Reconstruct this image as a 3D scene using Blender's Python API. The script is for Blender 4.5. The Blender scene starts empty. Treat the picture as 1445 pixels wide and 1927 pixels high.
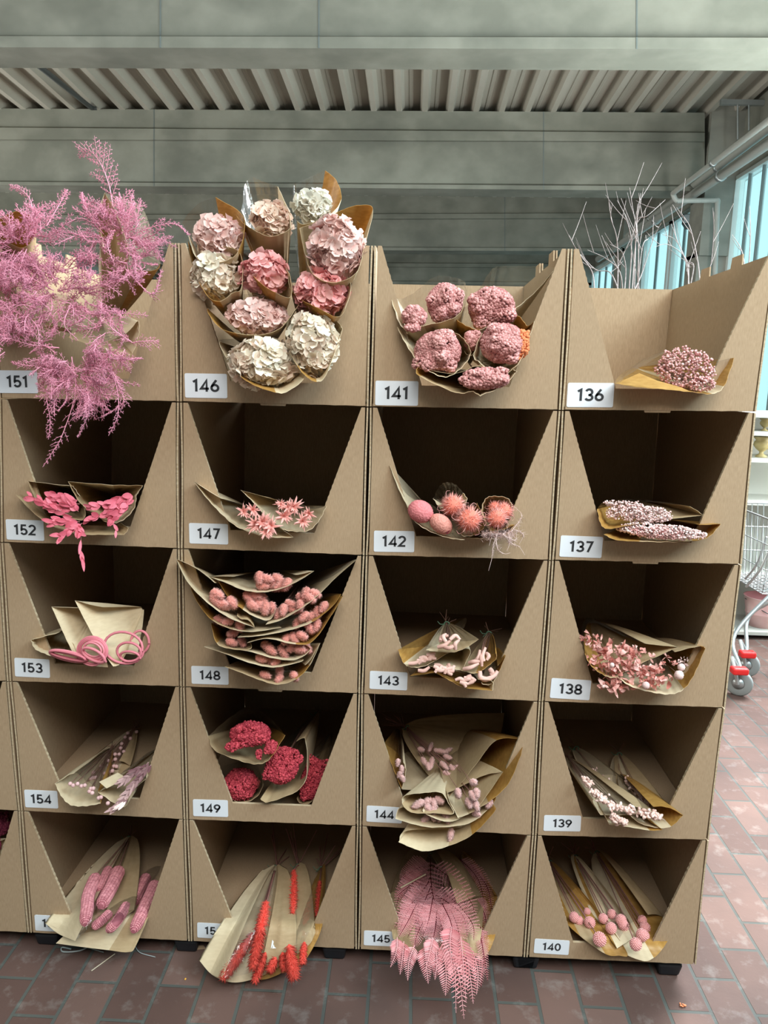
import bpy, math, random
import numpy as np
from mathutils import Matrix, Vector

# ------------------------------------------------------------------ camera, light, exposure
F_PX, U = 1412.26, 0.5                      # focal length in pixels of a 1445 wide frame; carton pitch in metres
BASE = 0.055                                # underside of the lowest cartons above the floor
CAM = np.array([2.2268*U, -3.95229*U, 3.33365*U + BASE])
YAW, PITCH, ROLL = -0.0329021, -0.1720035, 0.0240504
cy_, sy_, cp_, sp_, cr_, sr_ = math.cos(YAW), math.sin(YAW), math.cos(PITCH), math.sin(PITCH), math.cos(ROLL), math.sin(ROLL)
FWD = np.array([sy_*cp_, cy_*cp_, sp_]); R0 = np.array([cy_, -sy_, 0.0]); U0 = np.cross(R0, FWD)
RIGHT = R0*cr_ + U0*sr_; UP = -R0*sr_ + U0*cr_
scn = bpy.context.scene
col = scn.collection
cam = bpy.data.cameras.new('camera'); camo = bpy.data.objects.new('camera', cam); col.objects.link(camo)
cam.sensor_fit = 'HORIZONTAL'; cam.sensor_width = 36.0; cam.lens = F_PX/1445*36.0; cam.clip_end = 200; cam.clip_start = 0.05
m = Matrix((RIGHT.tolist(), UP.tolist(), (-FWD).tolist())).transposed().to_4x4(); m.translation = Vector(CAM.tolist())
camo.matrix_world = m
scn.camera = camo
scn.view_settings.view_transform = 'Standard'; scn.view_settings.look = 'None'
scn.view_settings.gamma = 1.0; scn.view_settings.exposure = 0.25
w = bpy.data.worlds.new('sky'); scn.world = w; w.use_nodes = True
bg = w.node_tree.nodes['Background']; bg.inputs[0].default_value = (0.70, 0.95, 1.0, 1); bg.inputs[1].default_value = 1.05
def area(name, loc, aim, sx, sy, power, color):
    l = bpy.data.lights.new(name, 'AREA'); l.shape = 'RECTANGLE'; l.size = sx; l.size_y = sy; l.energy = power; l.color = color
    o = bpy.data.objects.new(name, l); col.objects.link(o); o.location = loc
    o.rotation_euler = (Vector(aim)-Vector(loc)).to_track_quat('-Z', 'Y').to_euler()
    return o
area('front_fill_light', (2.1, -4.2, 5.5), (1.1, 0, .5), 4.2, 2.2, 285, (1.0, 0.965, 0.90))  # added high frontal fill for the cartons
area('window_and_fill_light', (4.0, -1.5, 3.9), (1.7, 0, 1.9), 1.8, 1.5, 165, (0.74, 0.92, 1.0))
area('window_and_fill_light', (-8.6, 1.8, 2.4), (2, 4.8, 6.2), 3, 2.4, 340, (1.0, 0.98, 0.91))  # added upward fill for the near beam; no window is known on the left
area('window_and_fill_light', (4.9, 3.3, 3.0), (3.0, .8, 0), 2.6, 2.0, 1000, (0.98, 0.98, 1.0))
area('window_and_fill_light', (5.3, 3.4, 2.2), (-.5, 9.5, 5.2), 2.4, 2.2, 330, (1.0, 0.99, 0.93))
area('window_and_fill_light', (-8.6, 8, 2.2), (-2, 9, 8), 8, 3, 270, (1.0, 0.98, 0.90))  # added fill, aimed up at the roof from the left side
area('window_and_fill_light', (-8.6, 15, 2.2), (-1, 15, 7), 7, 3, 150, (0.98, 0.99, 0.92))  # second added left-hand fill, for the far end of the roof
scn.cycles.max_bounces = 6; scn.cycles.transparent_max_bounces = 24; scn.cycles.sample_clamp_indirect = 4.0
scn.cycles.caustics_reflective = False; scn.cycles.caustics_refractive = False

# ------------------------------------------------------------------ pixel <-> place helpers
def ray(px, py):
    return FWD + RIGHT*((px-722.5)/F_PX) - UP*((py-963.5)/F_PX)
def at(px, py, Y): d = ray(px, py); return CAM + d*((Y-CAM[1])/d[1])
def at_x(px, py, X): d = ray(px, py); return CAM + d*((X-CAM[0])/d[0])
def at_z(px, py, Z): d = ray(px, py); return CAM + d*((Z-CAM[2])/d[2])
def mpp(Y): return (Y-CAM[1])/F_PX           # metres per photo pixel at depth Y (near enough)

# ------------------------------------------------------------------ mesh builder
class MB:
    def __init__(s): s.V = []; s.F = []; s.M = []; s.T = []; s.n = 0
    def add(s, V, F, mat=0, tint=1.0):
        V = np.asarray(V, float).reshape(-1, 3); F = np.asarray(F, int)
        if len(V) == 0 or len(F) == 0: return
        s.V.append(V); s.F.append(F+s.n); s.M.append(np.full(len(F), mat) if np.isscalar(mat) else np.asarray(mat))
        s.T.append(np.full(len(V), tint) if np.isscalar(tint) else np.asarray(tint)); s.n += len(V)
    def box(s, lo, hi, mat=0, tint=1.0):
        (a, b, c), (d, e, f) = lo, hi
        V = [(a,b,c),(d,b,c),(d,e,c),(a,e,c),(a,b,f),(d,b,f),(d,e,f),(a,e,f)]
        s.add(V, BOXF, mat, tint)
    def hexa(s, V8, mat=0, tint=1.0): s.add(V8, BOXF, mat, tint)
    def tube(s, P, r0, r1=None, n=6, mat=0, tint=1.0, cap=True):
        P = np.asarray(P, float); r1 = r0 if r1 is None else r1; k = len(P)
        R = np.linspace(r0, r1, k) if np.isscalar(r0) else np.asarray(r0)
        T = np.gradient(P, axis=0); T /= np.linalg.norm(T, axis=1)[:, None]+1e-12
        a = np.array([0, 0, 1.0]) if abs(T[0][2]) < .9 else np.array([1.0, 0, 0])
        A = np.empty_like(P)
        for i in range(k):
            a = a - T[i]*(a@T[i]); a /= np.linalg.norm(a)+1e-12; A[i] = a
        B = np.cross(T, A); th = np.arange(n)*2*math.pi/n
        V = P[:, None]+R[:, None, None]*(A[:, None]*np.cos(th)[None, :, None]+B[:, None]*np.sin(th)[None, :, None])
        i, j = np.meshgrid(np.arange(k-1), np.arange(n), indexing='ij'); j2 = (j+1) % n
        F = np.stack([i*n+j, i*n+j2, (i+1)*n+j2, (i+1)*n+j], -1).reshape(-1, 4)
        s.add(V.reshape(-1, 3), F, mat, tint)
        if cap and n > 3:
            for q, sg in ((0, -1), (k-1, 1)):
                Vc = np.vstack([V[q], P[q]]); Fc = np.array([[x, (x+1) % n, n][::sg] for x in range(n)])
                s.add(Vc, Fc, mat, tint)
    def lathe(s, c, prof, n=20, mat=0, ax=(0,0,1), tint=1.0):
        ax = np.array(ax, float); ax /= np.linalg.norm(ax); a = perp(ax); b = np.cross(ax, a); th = np.arange(n)*2*math.pi/n
        V = np.array([np.array(c)+ax*h+r*(a*math.cos(t)+b*math.sin(t)) for r, h in prof for t in th]); k = len(prof)
        F = [(i*n+j, i*n+(j+1) % n, (i+1)*n+(j+1) % n, (i+1)*n+j) for i in range(k-1) for j in range(n)]
        s.add(V, F, mat, tint)
    def grid(s, G, mat=0, tint=1.0, flip=False):
        G = np.asarray(G); a, b = G.shape[:2]
        i, j = np.meshgrid(np.arange(a-1), np.arange(b-1), indexing='ij')
        F = np.stack([i*b+j, i*b+j+1, (i+1)*b+j+1, (i+1)*b+j], -1).reshape(-1, 4)
        if flip: F = F[:, ::-1]
        s.add(G.reshape(-1, 3), F, mat, tint)
    def build(s, name, mats, parent=None, smooth=True):
        me = bpy.data.meshes.new(name)
        V = np.concatenate(s.V); org = np.array(parent['_o']) if parent is not None else np.zeros(3)
        V = V-org
        idx = np.concatenate([f.ravel() for f in s.F]); tot = np.concatenate([np.full(len(f), f.shape[1]) for f in s.F])
        me.vertices.add(len(V)); me.vertices.foreach_set('co', V.ravel())
        me.loops.add(len(idx)); me.loops.foreach_set('vertex_index', idx.astype(np.int32))
        me.polygons.add(len(tot)); st = np.concatenate([[0], np.cumsum(tot)[:-1]])
        me.polygons.foreach_set('loop_start', st.astype(np.int32))
        me.polygons.foreach_set('material_index', np.concatenate(s.M).astype(np.int32))
        me.polygons.foreach_set('use_smooth', np.full(len(tot), smooth))
        me.update(calc_edges=True)
        at_ = me.attributes.new('tint', 'FLOAT', 'POINT'); at_.data.foreach_set('value', np.concatenate(s.T).astype(np.float32))
        for mm in (mats if isinstance(mats, (list, tuple)) else [mats]): me.materials.append(mm)
        o = bpy.data.objects.new(name, me); col.objects.link(o)
        if parent is not None: o.parent = parent; o['_o'] = org.tolist()
        return o
BOXF = np.array([(0,3,2,1),(4,5,6,7),(0,1,5,4),(1,2,6,5),(2,3,7,6),(3,0,4,7)])
def perp(a):
    b = np.cross(a, (0, 0, 1)) if abs(a[2]) < .9*np.linalg.norm(a) else np.cross(a, (1, 0, 0))
    return b/np.linalg.norm(b)
def proj(P):
    d = np.asarray(P)-CAM; z = d@FWD; return np.array([722.5+F_PX*(d@RIGHT)/z, 963.5-F_PX*(d@UP)/z])
def norm(a): a = np.asarray(a, float); return a/(np.linalg.norm(a)+1e-12)
def ico(sub):
    t = (1+5**.5)/2
    V = [(-1,t,0),(1,t,0),(-1,-t,0),(1,-t,0),(0,-1,t),(0,1,t),(0,-1,-t),(0,1,-t),(t,0,-1),(t,0,1),(-t,0,-1),(-t,0,1)]
    F = [(0,11,5),(0,5,1),(0,1,7),(0,7,10),(0,10,11),(1,5,9),(5,11,4),(11,10,2),(10,7,6),(7,1,8),(3,9,4),(3,4,2),(3,2,6),(3,6,8),(3,8,9),(4,9,5),(2,4,11),(6,2,10),(8,6,7),(9,8,1)]
    V = [norm(v) for v in V]
    for _ in range(sub):
        mid = {}; F2 = []
        def m_(a, b):
            k = (min(a, b), max(a, b))
            if k not in mid: mid[k] = len(V); V.append(norm(V[a]+V[b]))
            return mid[k]
        for a, b, c in F: x, y, z = m_(a, b), m_(b, c), m_(c, a); F2 += [(a, x, z), (b, y, x), (c, z, y), (x, y, z)]
        F = F2
    return np.array(V), np.array(F)
ICO = [ico(0), ico(1), ico(2), ico(3), ico(4)]
def smooth_path(P, n=12):
    P = [np.asarray(p, float) for p in P]; P = [2*P[0]-P[1]]+P+[2*P[-1]-P[-2]]; out = []
    for i in range(1, len(P)-2):
        for t in np.linspace(0, 1, n, endpoint=False):
            a, b, c, d = P[i-1:i+3]
            out.append(.5*((2*b)+(c-a)*t+(2*a-5*b+4*c-d)*t*t+(3*b-a-3*c+d)*t**3))
    out.append(P[-2]); return np.array(out)
def tag(o, label=None, cat=None, group=None, kind=None):
    for k, v in (('label', label), ('category', cat), ('group', group), ('kind', kind)):
        if v: o[k] = v
    return o
def thing(name, loc, label, cat, group=None):
    o = bpy.data.objects.new(name, None); col.objects.link(o); o.location = [float(x) for x in loc]; o['_o'] = [float(x) for x in loc]
    o.empty_display_size = .05
    return tag(o, label, cat, group)

# ------------------------------------------------------------------ materials
def mat(name, rgb, rough=.7, spec=.3, metal=0.0):
    mm = bpy.data.materials.new(name); mm.use_nodes = True; b = mm.node_tree.nodes['Principled BSDF']
    b.inputs['Base Color'].default_value = (*rgb, 1); b.inputs['Roughness'].default_value = rough
    b.inputs['Specular IOR Level'].default_value = spec; b.inputs['Metallic'].default_value = metal
    return mm
def nd(mm, t, **kw):
    n = mm.node_tree.nodes.new(t)
    for k, v in kw.items(): setattr(n, k, v)
    return n
def lk(mm, a, b): mm.node_tree.links.new(a, b)
def noisy(name, c1, c2, scale=(8, 8, 8), detail=6, rough=.8, spec=.25, c3=None, s3=None, bump=0.0, lo=.35, hi=.65):
    mm = mat(name, c1, rough, spec); b = mm.node_tree.nodes['Principled BSDF']
    tc = nd(mm, 'ShaderNodeTexCoord'); mp = nd(mm, 'ShaderNodeMapping'); mp.inputs['Scale'].default_value = scale
    lk(mm, tc.outputs['Object'], mp.inputs[0]); n = nd(mm, 'ShaderNodeTexNoise'); n.inputs['Detail'].default_value = detail; n.inputs['Scale'].default_value = 1
    lk(mm, mp.outputs[0], n.inputs[0]); r = nd(mm, 'ShaderNodeValToRGB'); r.color_ramp.elements[0].position = lo; r.color_ramp.elements[1].position = hi
    r.color_ramp.elements[0].color = (*c1, 1); r.color_ramp.elements[1].color = (*c2, 1); lk(mm, n.outputs[0], r.inputs[0]); out = r.outputs[0]
    if c3:
        m3 = nd(mm, 'ShaderNodeMapping'); m3.inputs['Scale'].default_value = s3; lk(mm, tc.outputs['Object'], m3.inputs[0])
        n3 = nd(mm, 'ShaderNodeTexNoise'); n3.inputs['Scale'].default_value = 1; n3.inputs['Detail'].default_value = 4; lk(mm, m3.outputs[0], n3.inputs[0])
        r3 = nd(mm, 'ShaderNodeValToRGB'); r3.color_ramp.elements[0].position = .5; r3.color_ramp.elements[1].position = .72; lk(mm, n3.outputs[0], r3.inputs[0])
        mx = nd(mm, 'ShaderNodeMixRGB'); mx.inputs[2].default_value = (*c3, 1); lk(mm, r3.outputs[0], mx.inputs[0]); lk(mm, out, mx.inputs[1]); out = mx.outputs[0]
    lk(mm, out, b.inputs['Base Color'])
    if bump:
        bp = nd(mm, 'ShaderNodeBump'); bp.inputs['Strength'].default_value = bump; bp.inputs['Distance'].default_value = .01
        lk(mm, n.outputs[0], bp.inputs['Height']); lk(mm, bp.outputs[0], b.inputs['Normal'])
    return mm
def tinted(name, c_lo, c_hi, rough=.75, spec=.2, trans=0.0, mottle=0.0, mscale=120):
    """base colour runs from c_lo (tint 0) to c_hi (tint 1) over the petals, leaves or grains of one plant"""
    mm = mat(name, c_hi, rough, spec); b = mm.node_tree.nodes['Principled BSDF']; nt = mm.node_tree
    a = nd(mm, 'ShaderNodeAttribute', attribute_name='tint'); r = nd(mm, 'ShaderNodeMixRGB')
    r.inputs[1].default_value = (*c_lo, 1); r.inputs[2].default_value = (*c_hi, 1)
    fac = a.outputs['Fac']
    if mottle:
        tc = nd(mm, 'ShaderNodeTexCoord'); n = nd(mm, 'ShaderNodeTexNoise'); n.inputs['Scale'].default_value = mscale; n.inputs['Detail'].default_value = 5
        lk(mm, tc.outputs['Object'], n.inputs[0]); ma = nd(mm, 'ShaderNodeMath', operation='MULTIPLY_ADD'); ma.inputs[1].default_value = mottle; ma.inputs[2].default_value = -.5*mottle
        lk(mm, n.outputs[0], ma.inputs[0]); ad = nd(mm, 'ShaderNodeMath', operation='ADD', use_clamp=True); lk(mm, fac, ad.inputs[0]); lk(mm, ma.outputs[0], ad.inputs[1]); fac = ad.outputs[0]
    lk(mm, fac, r.inputs[0]); lk(mm, r.outputs[0], b.inputs['Base Color'])
    if trans:
        t = nd(mm, 'ShaderNodeBsdfTranslucent'); lk(mm, r.outputs[0], t.inputs[0]); mx = nd(mm, 'ShaderNodeMixShader'); mx.inputs[0].default_value = trans
        lk(mm, b.outputs[0], mx.inputs[1]); lk(mm, t.outputs[0], mx.inputs[2]); lk(mm, mx.outputs[0], nt.nodes['Material Output'].inputs[0])
    return mm
M = {}
M['card'] = noisy('cardboard', (.345, .242, .152), (.41, .294, .19), (500, 500, 60), 3, .85, .12)
M['card_edge'] = noisy('cardboard_edge', (.52, .42, .29), (.40, .30, .19), (30, 30, 260), 2, .9, .1)
M['label'] = mat('label_paper', (.74, .78, .84), .45, .3)
M['ink'] = mat('label_ink', (.035, .037, .042), .5, .3)
M['concrete'] = noisy('concrete', (.215, .222, .19), (.29, .295, .255), (2.2, 2.2, 2.6), 9, .9, .15, c3=(.165, .172, .148), s3=(1.1, 1.1, 1.6), bump=.1)
M['concrete_pale'] = noisy('pale_concrete', (.24, .25, .225), (.33, .335, .30), (2, 3, 3.5), 8, .9, .15)
M['deck'] = noisy('roof_sheet', (.44, .42, .365), (.54, .515, .455), (1, .4, 3), 6, .5, .4)
M['white_wall'] = noisy('painted_wall', (.72, .74, .72), (.8, .82, .8), (3, 3, 3), 3, .7, .3)
M['black_plastic'] = mat('black_plastic', (.012, .014, .018), .5, .4)
M['pipe'] = noisy('painted_pipe', (.36, .385, .365), (.46, .48, .455), (5, .6, 5), 4, .45, .4)
M['steel'] = mat('galvanised_steel', (.42, .46, .47), .38, .5, .75)
M['dark_metal'] = mat('dark_metal', (.08, .09, .09), .5, .4, .3)
M['frame'] = mat('window_frame_paint', (.72, .78, .77), .45, .4)
M['gap'] = mat('window_gasket', (.16, .19, .19), .6, .3)
# ------------------------------------------------------------------ floor
def brick_material():
    mm = mat('brick_paving', (.3, .15, .12), .7, .15); b = mm.node_tree.nodes['Principled BSDF']
    tc = nd(mm, 'ShaderNodeTexCoord'); mp = nd(mm, 'ShaderNodeMapping'); mp.inputs['Rotation'].default_value = (0, 0, math.pi/2); mp.inputs['Location'].default_value = (.015, .044, 0)
    lk(mm, tc.outputs['Object'], mp.inputs[0])
    br = nd(mm, 'ShaderNodeTexBrick'); br.inputs['Scale'].default_value = 1; br.inputs['Brick Width'].default_value = .25; br.inputs['Row Height'].default_value = .1205
    br.inputs['Mortar Size'].default_value = .0055; br.inputs['Mortar Smooth'].default_value = .25; br.inputs['Bias'].default_value = -.05
    br.inputs['Color1'].default_value = (.092, .055, .047, 1); br.inputs['Color2'].default_value = (.155, .096, .081, 1); br.inputs['Mortar'].default_value = (.078, .083, .076, 1)
    lk(mm, mp.outputs[0], br.inputs[0])
    n = nd(mm, 'ShaderNodeTexNoise'); n.inputs['Scale'].default_value = 13; n.inputs['Detail'].default_value = 9; n.inputs['Roughness'].default_value = .65; lk(mm, tc.outputs['Object'], n.inputs[0])
    r = nd(mm, 'ShaderNodeValToRGB'); r.color_ramp.elements[0].position = .54; r.color_ramp.elements[1].position = .78; lk(mm, n.outputs[0], r.inputs[0])
    mx = nd(mm, 'ShaderNodeMixRGB'); mx.inputs[2].default_value = (.36, .35, .33, 1); ml = nd(mm, 'ShaderNodeMath', operation='MULTIPLY'); ml.inputs[1].default_value = .36
    lk(mm, r.outputs[0], ml.inputs[0]); lk(mm, ml.outputs[0], mx.inputs[0]); lk(mm, br.outputs[0], mx.inputs[1])
    n2 = nd(mm, 'ShaderNodeTexNoise'); n2.inputs['Scale'].default_value = 2.2; n2.inputs['Detail'].default_value = 4; lk(mm, tc.outputs['Object'], n2.inputs[0])
    r2 = nd(mm, 'ShaderNodeValToRGB'); r2.color_ramp.elements[0].position = .35; r2.color_ramp.elements[1].position = .65; r2.color_ramp.elements[0].color = (.72, .74, .76, 1); r2.color_ramp.elements[1].color = (1.12, 1.08, 1.06, 1)
    lk(mm, n2.outputs[0], r2.inputs[0]); m2 = nd(mm, 'ShaderNodeMixRGB', blend_type='MULTIPLY'); m2.inputs[0].default_value = 1; lk(mm, mx.outputs[0], m2.inputs[1]); lk(mm, r2.outputs[0], m2.inputs[2])
    lk(mm, m2.outputs[0], b.inputs['Base Color'])
    ad = nd(mm, 'ShaderNodeMath', operation='MULTIPLY_ADD'); ad.inputs[1].default_value = -1; lk(mm, br.outputs['Fac'], ad.inputs[0])
    ns = nd(mm, 'ShaderNodeMath', operation='MULTIPLY'); ns.inputs[1].default_value = .5; lk(mm, n.outputs[0], ns.inputs[0]); lk(mm, ns.outputs[0], ad.inputs[2])
    bp = nd(mm, 'ShaderNodeBump'); bp.inputs['Strength'].default_value = .5; bp.inputs['Distance'].default_value = .006; lk(mm, ad.outputs[0], bp.inputs['Height']); lk(mm, bp.outputs[0], b.inputs['Normal'])
    return mm
M['brick'] = brick_material()
b = MB(); b.box((-9, -9, -.1), (6.6, 26, 0)); tag(b.build('floor', M['brick'], smooth=False), kind='structure')

# ------------------------------------------------------------------ roof beams and sheet
YB = [4.80, 8.80, 12.77, 16.82, 20.8]
def beam(k, pts, x0, x1):
    """pts: (left y, right y, dY) pixel heights of the profile's break lines at columns x0 and x1 of the photo, top first"""
    bm = MB(); L = []; Rr = []
    for yl, yr, dy in pts:
        L.append(at(x0, yl, YB[k]+dy)); Rr.append(at(x1, yr, YB[k]+dy))
    L = np.array(L); Rr = np.array(Rr); d = Rr-L; L, Rr = L-d*BEX[k][0], Rr+d*BEX[k][1]
    back = np.array([0, .42, 0])
    ring = lambda A: np.array(list(A)+[A[-1]+back, A[0]+back])
    a, c = ring(L), ring(Rr); n = len(a)
    bm.add(np.vstack([a, c]), [(i, (i+1) % n, n+(i+1) % n, n+i) for i in range(n)])
    for arr, s in ((a, 1), (c, -1)):
        bm.add(np.vstack([arr, arr.mean(0)]), [[i, (i+1) % n, n][::-s] for i in range(n)])
    o = tag(bm.build('trim_%d' % (k+1), M['concrete'], smooth=False), kind='structure')
    for jx in {0: (310, 612, 1205), 1: (297, 1030), 2: (955,)}.get(k, ()):
        f = (jx-x0)/(x1-x0); jb = MB()
        for (p0, p1), (r0, r1) in zip(zip(L[:-1], L[1:]), zip(Rr[:-1], Rr[1:])):
            g0 = (BEX[k][0]+f)/(1+BEX[k][0]+BEX[k][1]); a_, b_ = p0+(r0-p0)*g0, p1+(r1-p1)*g0; e = np.array([.006, 0, 0]); fw = np.array([0, -.004, 0])
            jb.add([a_-e+fw, a_+e+fw, b_+e+fw, b_-e+fw, a_-e-fw, a_+e-fw, b_+e-fw, b_-e-fw], BOXF)
        j = jb.build('joint_line', M['gap'], None, False); j.parent = o
    return o
BEX = [(.25, .12), (.25, .0), (.35, 0), (.5, 0), (.6, 0)]
beam(0, [(-150, -146, .0), (66, 69, .0), (68, 71, -.05), (89, 93, -.05)], 0, 1445)
beam(1, [(204, 212, 0), (238, 248, 0), (240, 250, -.07), (262, 266, -.07), (265, 268, 0), (340, 348, 0), (342, 351, -.06), (348, 359.5, -.06)], 0, 1326)
beam(2, [(361, 372, 0), (404, 400, 0), (405, 401, -.07), (414, 410, -.07), (416, 412, 0), (462, 466, 0), (463, 467, -.06), (468, 473, -.06)], 0, 1175)
beam(3, [(478, 480, 0), (494, 496, 0), (495, 497, -.07), (502, 504, -.07), (503, 505, 0), (528, 531, 0), (529, 532, -.06), (534, 537, -.06)], 700, 1120)
beam(4, [(535, 537, 0), (572, 574, 0)], 700, 1090)
# corrugated roof sheet: ribs run away from the front of the cartons
def deck():
    bm = MB(); Pa = at(0, 205.5, YB[1]); Pb = at(1326, 212.5, YB[1])
    sx = (Pb-Pa)/(Pb[0]-Pa[0]); sl = -math.tan(math.radians(2.25))
    pitch = .34; prof = [(0, 0), (.07, 0), (.105, .13), (.16, .13), (.17, .118), (.205, .118), (.215, .13), (.305, .13), (.34, 0)]
    xs, zs = [], []
    for i in range(-24, 22):
        for x, z in prof[:-1]:
            if i*pitch+x+.12 < 6.0: xs.append(i*pitch+x+.12); zs.append(z)
    xs = np.array(xs); zs = np.array(zs)
    rows = []
    for Y in (3.0, YB[1], 26.0):
        z0 = Pa[2]+sx[2]*(xs-Pa[0])+sl*(Y-YB[1])
        rows.append(np.stack([xs, np.full_like(xs, Y), z0+zs], -1))
    bm.grid(np.array(rows)); bm.grid(np.array(rows)+np.array([0, 0, .16]))
    return tag(bm.build('ceiling', M['deck'], smooth=False), kind='structure')
deck()
# ------------------------------------------------------------------ right-hand wall with its posts and windows
XW = at(1379, 400, YB[1])[0]
bm = MB(); bm.box((XW, -2.5, 0), (XW+.2, 26, .85)); tag(bm.build('wall_right', M['white_wall'], smooth=False), kind='structure')
ZT = at_x(1381, 337, XW)[2]
ZR = at(1326, 207, YB[1])[2]
bm = MB(); bm.box((XW+.02, -2.5, ZT), (XW+.2, 26, ZR+.35)); tag(bm.build('wall_right_header', M['concrete'], smooth=False), kind='structure')
def post(n, Y, wpx0=1318):
    xl = at(wpx0, 420, YB[1])[0]; bm = MB()
    bm.box((xl, Y, 0), (XW+.1, Y+.45, 3.55)); bm.box((xl, Y-.06, 3.5), (XW+.1, Y+.45, ZR+.3))
    tag(bm.build('trim_%d' % n, M['concrete_pale'], smooth=False), kind='structure')
for i, Y in enumerate((YB[0], YB[1], YB[2], YB[3])): post(11+i, Y)
def glass_material():
    mm = bpy.data.materials.new('profiled_glass'); mm.use_nodes = True; nt = mm.node_tree; nt.nodes.remove(nt.nodes['Principled BSDF'])
    t = nd(mm, 'ShaderNodeBsdfTranslucent'); t.inputs[0].default_value = (.82, .95, .95, 1); tr = nd(mm, 'ShaderNodeBsdfTransparent'); tr.inputs[0].default_value = (.85, .97, .98, 1)
    g = nd(mm, 'ShaderNodeBsdfGlossy'); g.inputs['Roughness'].default_value = .15
    a = nd(mm, 'ShaderNodeMixShader'); a.inputs[0].default_value = .75; lk(mm, t.outputs[0], a.inputs[1]); lk(mm, tr.outputs[0], a.inputs[2])
    c = nd(mm, 'ShaderNodeMixShader'); c.inputs[0].default_value = .05; lk(mm, a.outputs[0], c.inputs[1]); lk(mm, g.outputs[0], c.inputs[2]); lk(mm, c.outputs[0], nt.nodes['Material Output'].inputs[0])
    return mm
M['glass'] = glass_material()
def window(n, y0, y1, z0, z1, nm):
    r = bpy.data.objects.new('window_%d' % n, None); col.objects.link(r); r['_o'] = [float(XW), float(y0), float(z0)]; r.location = r['_o']; r['kind'] = 'structure'
    f = MB(); X0, X1 = XW-.03, XW+.09
    f.box((X0, y0, z0), (X1, y0+.07, z1)); f.box((X0, y1-.07, z0), (X1, y1, z1)); f.box((X0, y0, z0), (X1, y1, z0+.07)); f.box((X0, y0, z1-.05), (X1, y1, z1))
    f.build('window_frame', M['frame'], r, False)
    g = MB(); st = (y1-y0)/nm
    for i in range(1, nm): g.box((XW, y0+i*st-.008, z0+.07), (XW+.05, y0+i*st+.008, z1-.05))
    g.build('glazing_bar', M['gap'], r, False)
    p = MB(); p.box((XW+.03, y0+.05, z0+.05), (XW+.038, y1-.05, z1-.03)); p.build('window_pane', M['glass'], r, False)
window(1, YB[0]+.45, YB[1], .85, ZT, 9)
window(2, YB[1]+.45, YB[2]-1.6, .85, ZT-.05, 4)
window(3, YB[2]-1.5, YB[2], .85, ZT-.05, 2)
window(4, YB[2]+.45, YB[3], .85, ZT-.1, 6)
window(5, -2.4, YB[0], .85, ZT, 14)
bm = MB(); bm.box((-9, 25.8, 0), (XW, 26, 9)); tag(bm.build('wall_back', M['concrete'], smooth=False), kind='structure')
bm = MB(); bm.box((-9.2, -9, 0), (-9, 26, 9)); tag(bm.build('wall_left_blocker', M['concrete'], smooth=False), kind='structure')  # unseen wall, added to block sky light from the left

bm = MB(); bm.box((-9, -9.2, 0), (XW+.2, -9, 9)); tag(bm.build('wall_front_blocker', M['concrete'], smooth=False), kind='structure')  # unseen wall behind the camera, added to keep sky light out of the cartons
bm = MB(); bm.box((XW, -9, 0), (XW+.2, -2.5, 9)); tag(bm.build('wall_right_front', M['concrete'], smooth=False), kind='structure')

# ------------------------------------------------------------------ cardboard cartons
NODE = {0: {1: (-3, 750.5), 2: (1, 1021), 3: (17, 1283), 4: (38.6, 1526.6), 5: (56, 1756)},
 1: {0: (333, 456), 1: (337.5, 756.5), 2: (339, 1033), 3: (343, 1293), 4: (349.5, 1543), 5: (358, 1772)},
 2: {0: (703, 461), 1: (694.5, 766), 2: (687, 1046), 3: (678.5, 1306), 4: (675.5, 1555), 5: (672.5, 1787)},
 3: {0: (1073, 467), 1: (1056, 772.5), 2: (1037.5, 1055), 3: (1018, 1321), 4: (1005.5, 1573), 5: (989, 1802)},
 4: {1: (1424, 776), 2: (1397, 1063), 3: (1366, 1333), 4: (1335, 1581.7), 5: (1311, 1816)}}
H = .80247*U; DEP = .757
def node(i, k):
    if i == -1: p = node(0, k); return np.array([p[0]-.5, 0, p[2]])
    if k in NODE[i]: return at(*NODE[i][k], 0)
    p = node(i, 1); return np.array([p[0]+(.012 if i == 4 else 0), 0, BASE+5*H])
ROWS = {0: [151, 152, 153, 154, 155], 1: [146, 147, 148, 149, 150], 2: [141, 142, 143, 144, 145], 3: [136, 137, 138, 139, 140]}
LABELS = {151: (-6, 696, 72, 741), 146: (347, 702, 428, 750), 141: (706, 716, 787, 764), 136: (1068, 720, 1154, 767), 152: (9, 976, 85, 1019), 147: (354, 983, 431, 1026),
 142: (702, 997, 781, 1041), 137: (1053, 1007, 1134, 1051), 153: (24, 1236, 97, 1278), 148: (357, 1251, 433, 1291), 143: (693, 1261, 769, 1301), 138: (1034, 1275, 1113, 1319),
 154: (42, 1483, 113, 1525), 149: (359, 1501, 433, 1541), 144: (686, 1514, 760, 1552), 139: (1020, 1531, 1096, 1568), 155: (60, 1718, 134, 1758), 150: (366, 1733, 439, 1771), 145: (680, 1748, 754, 1785), 140: (1001, 1764, 1075, 1800)}
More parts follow.
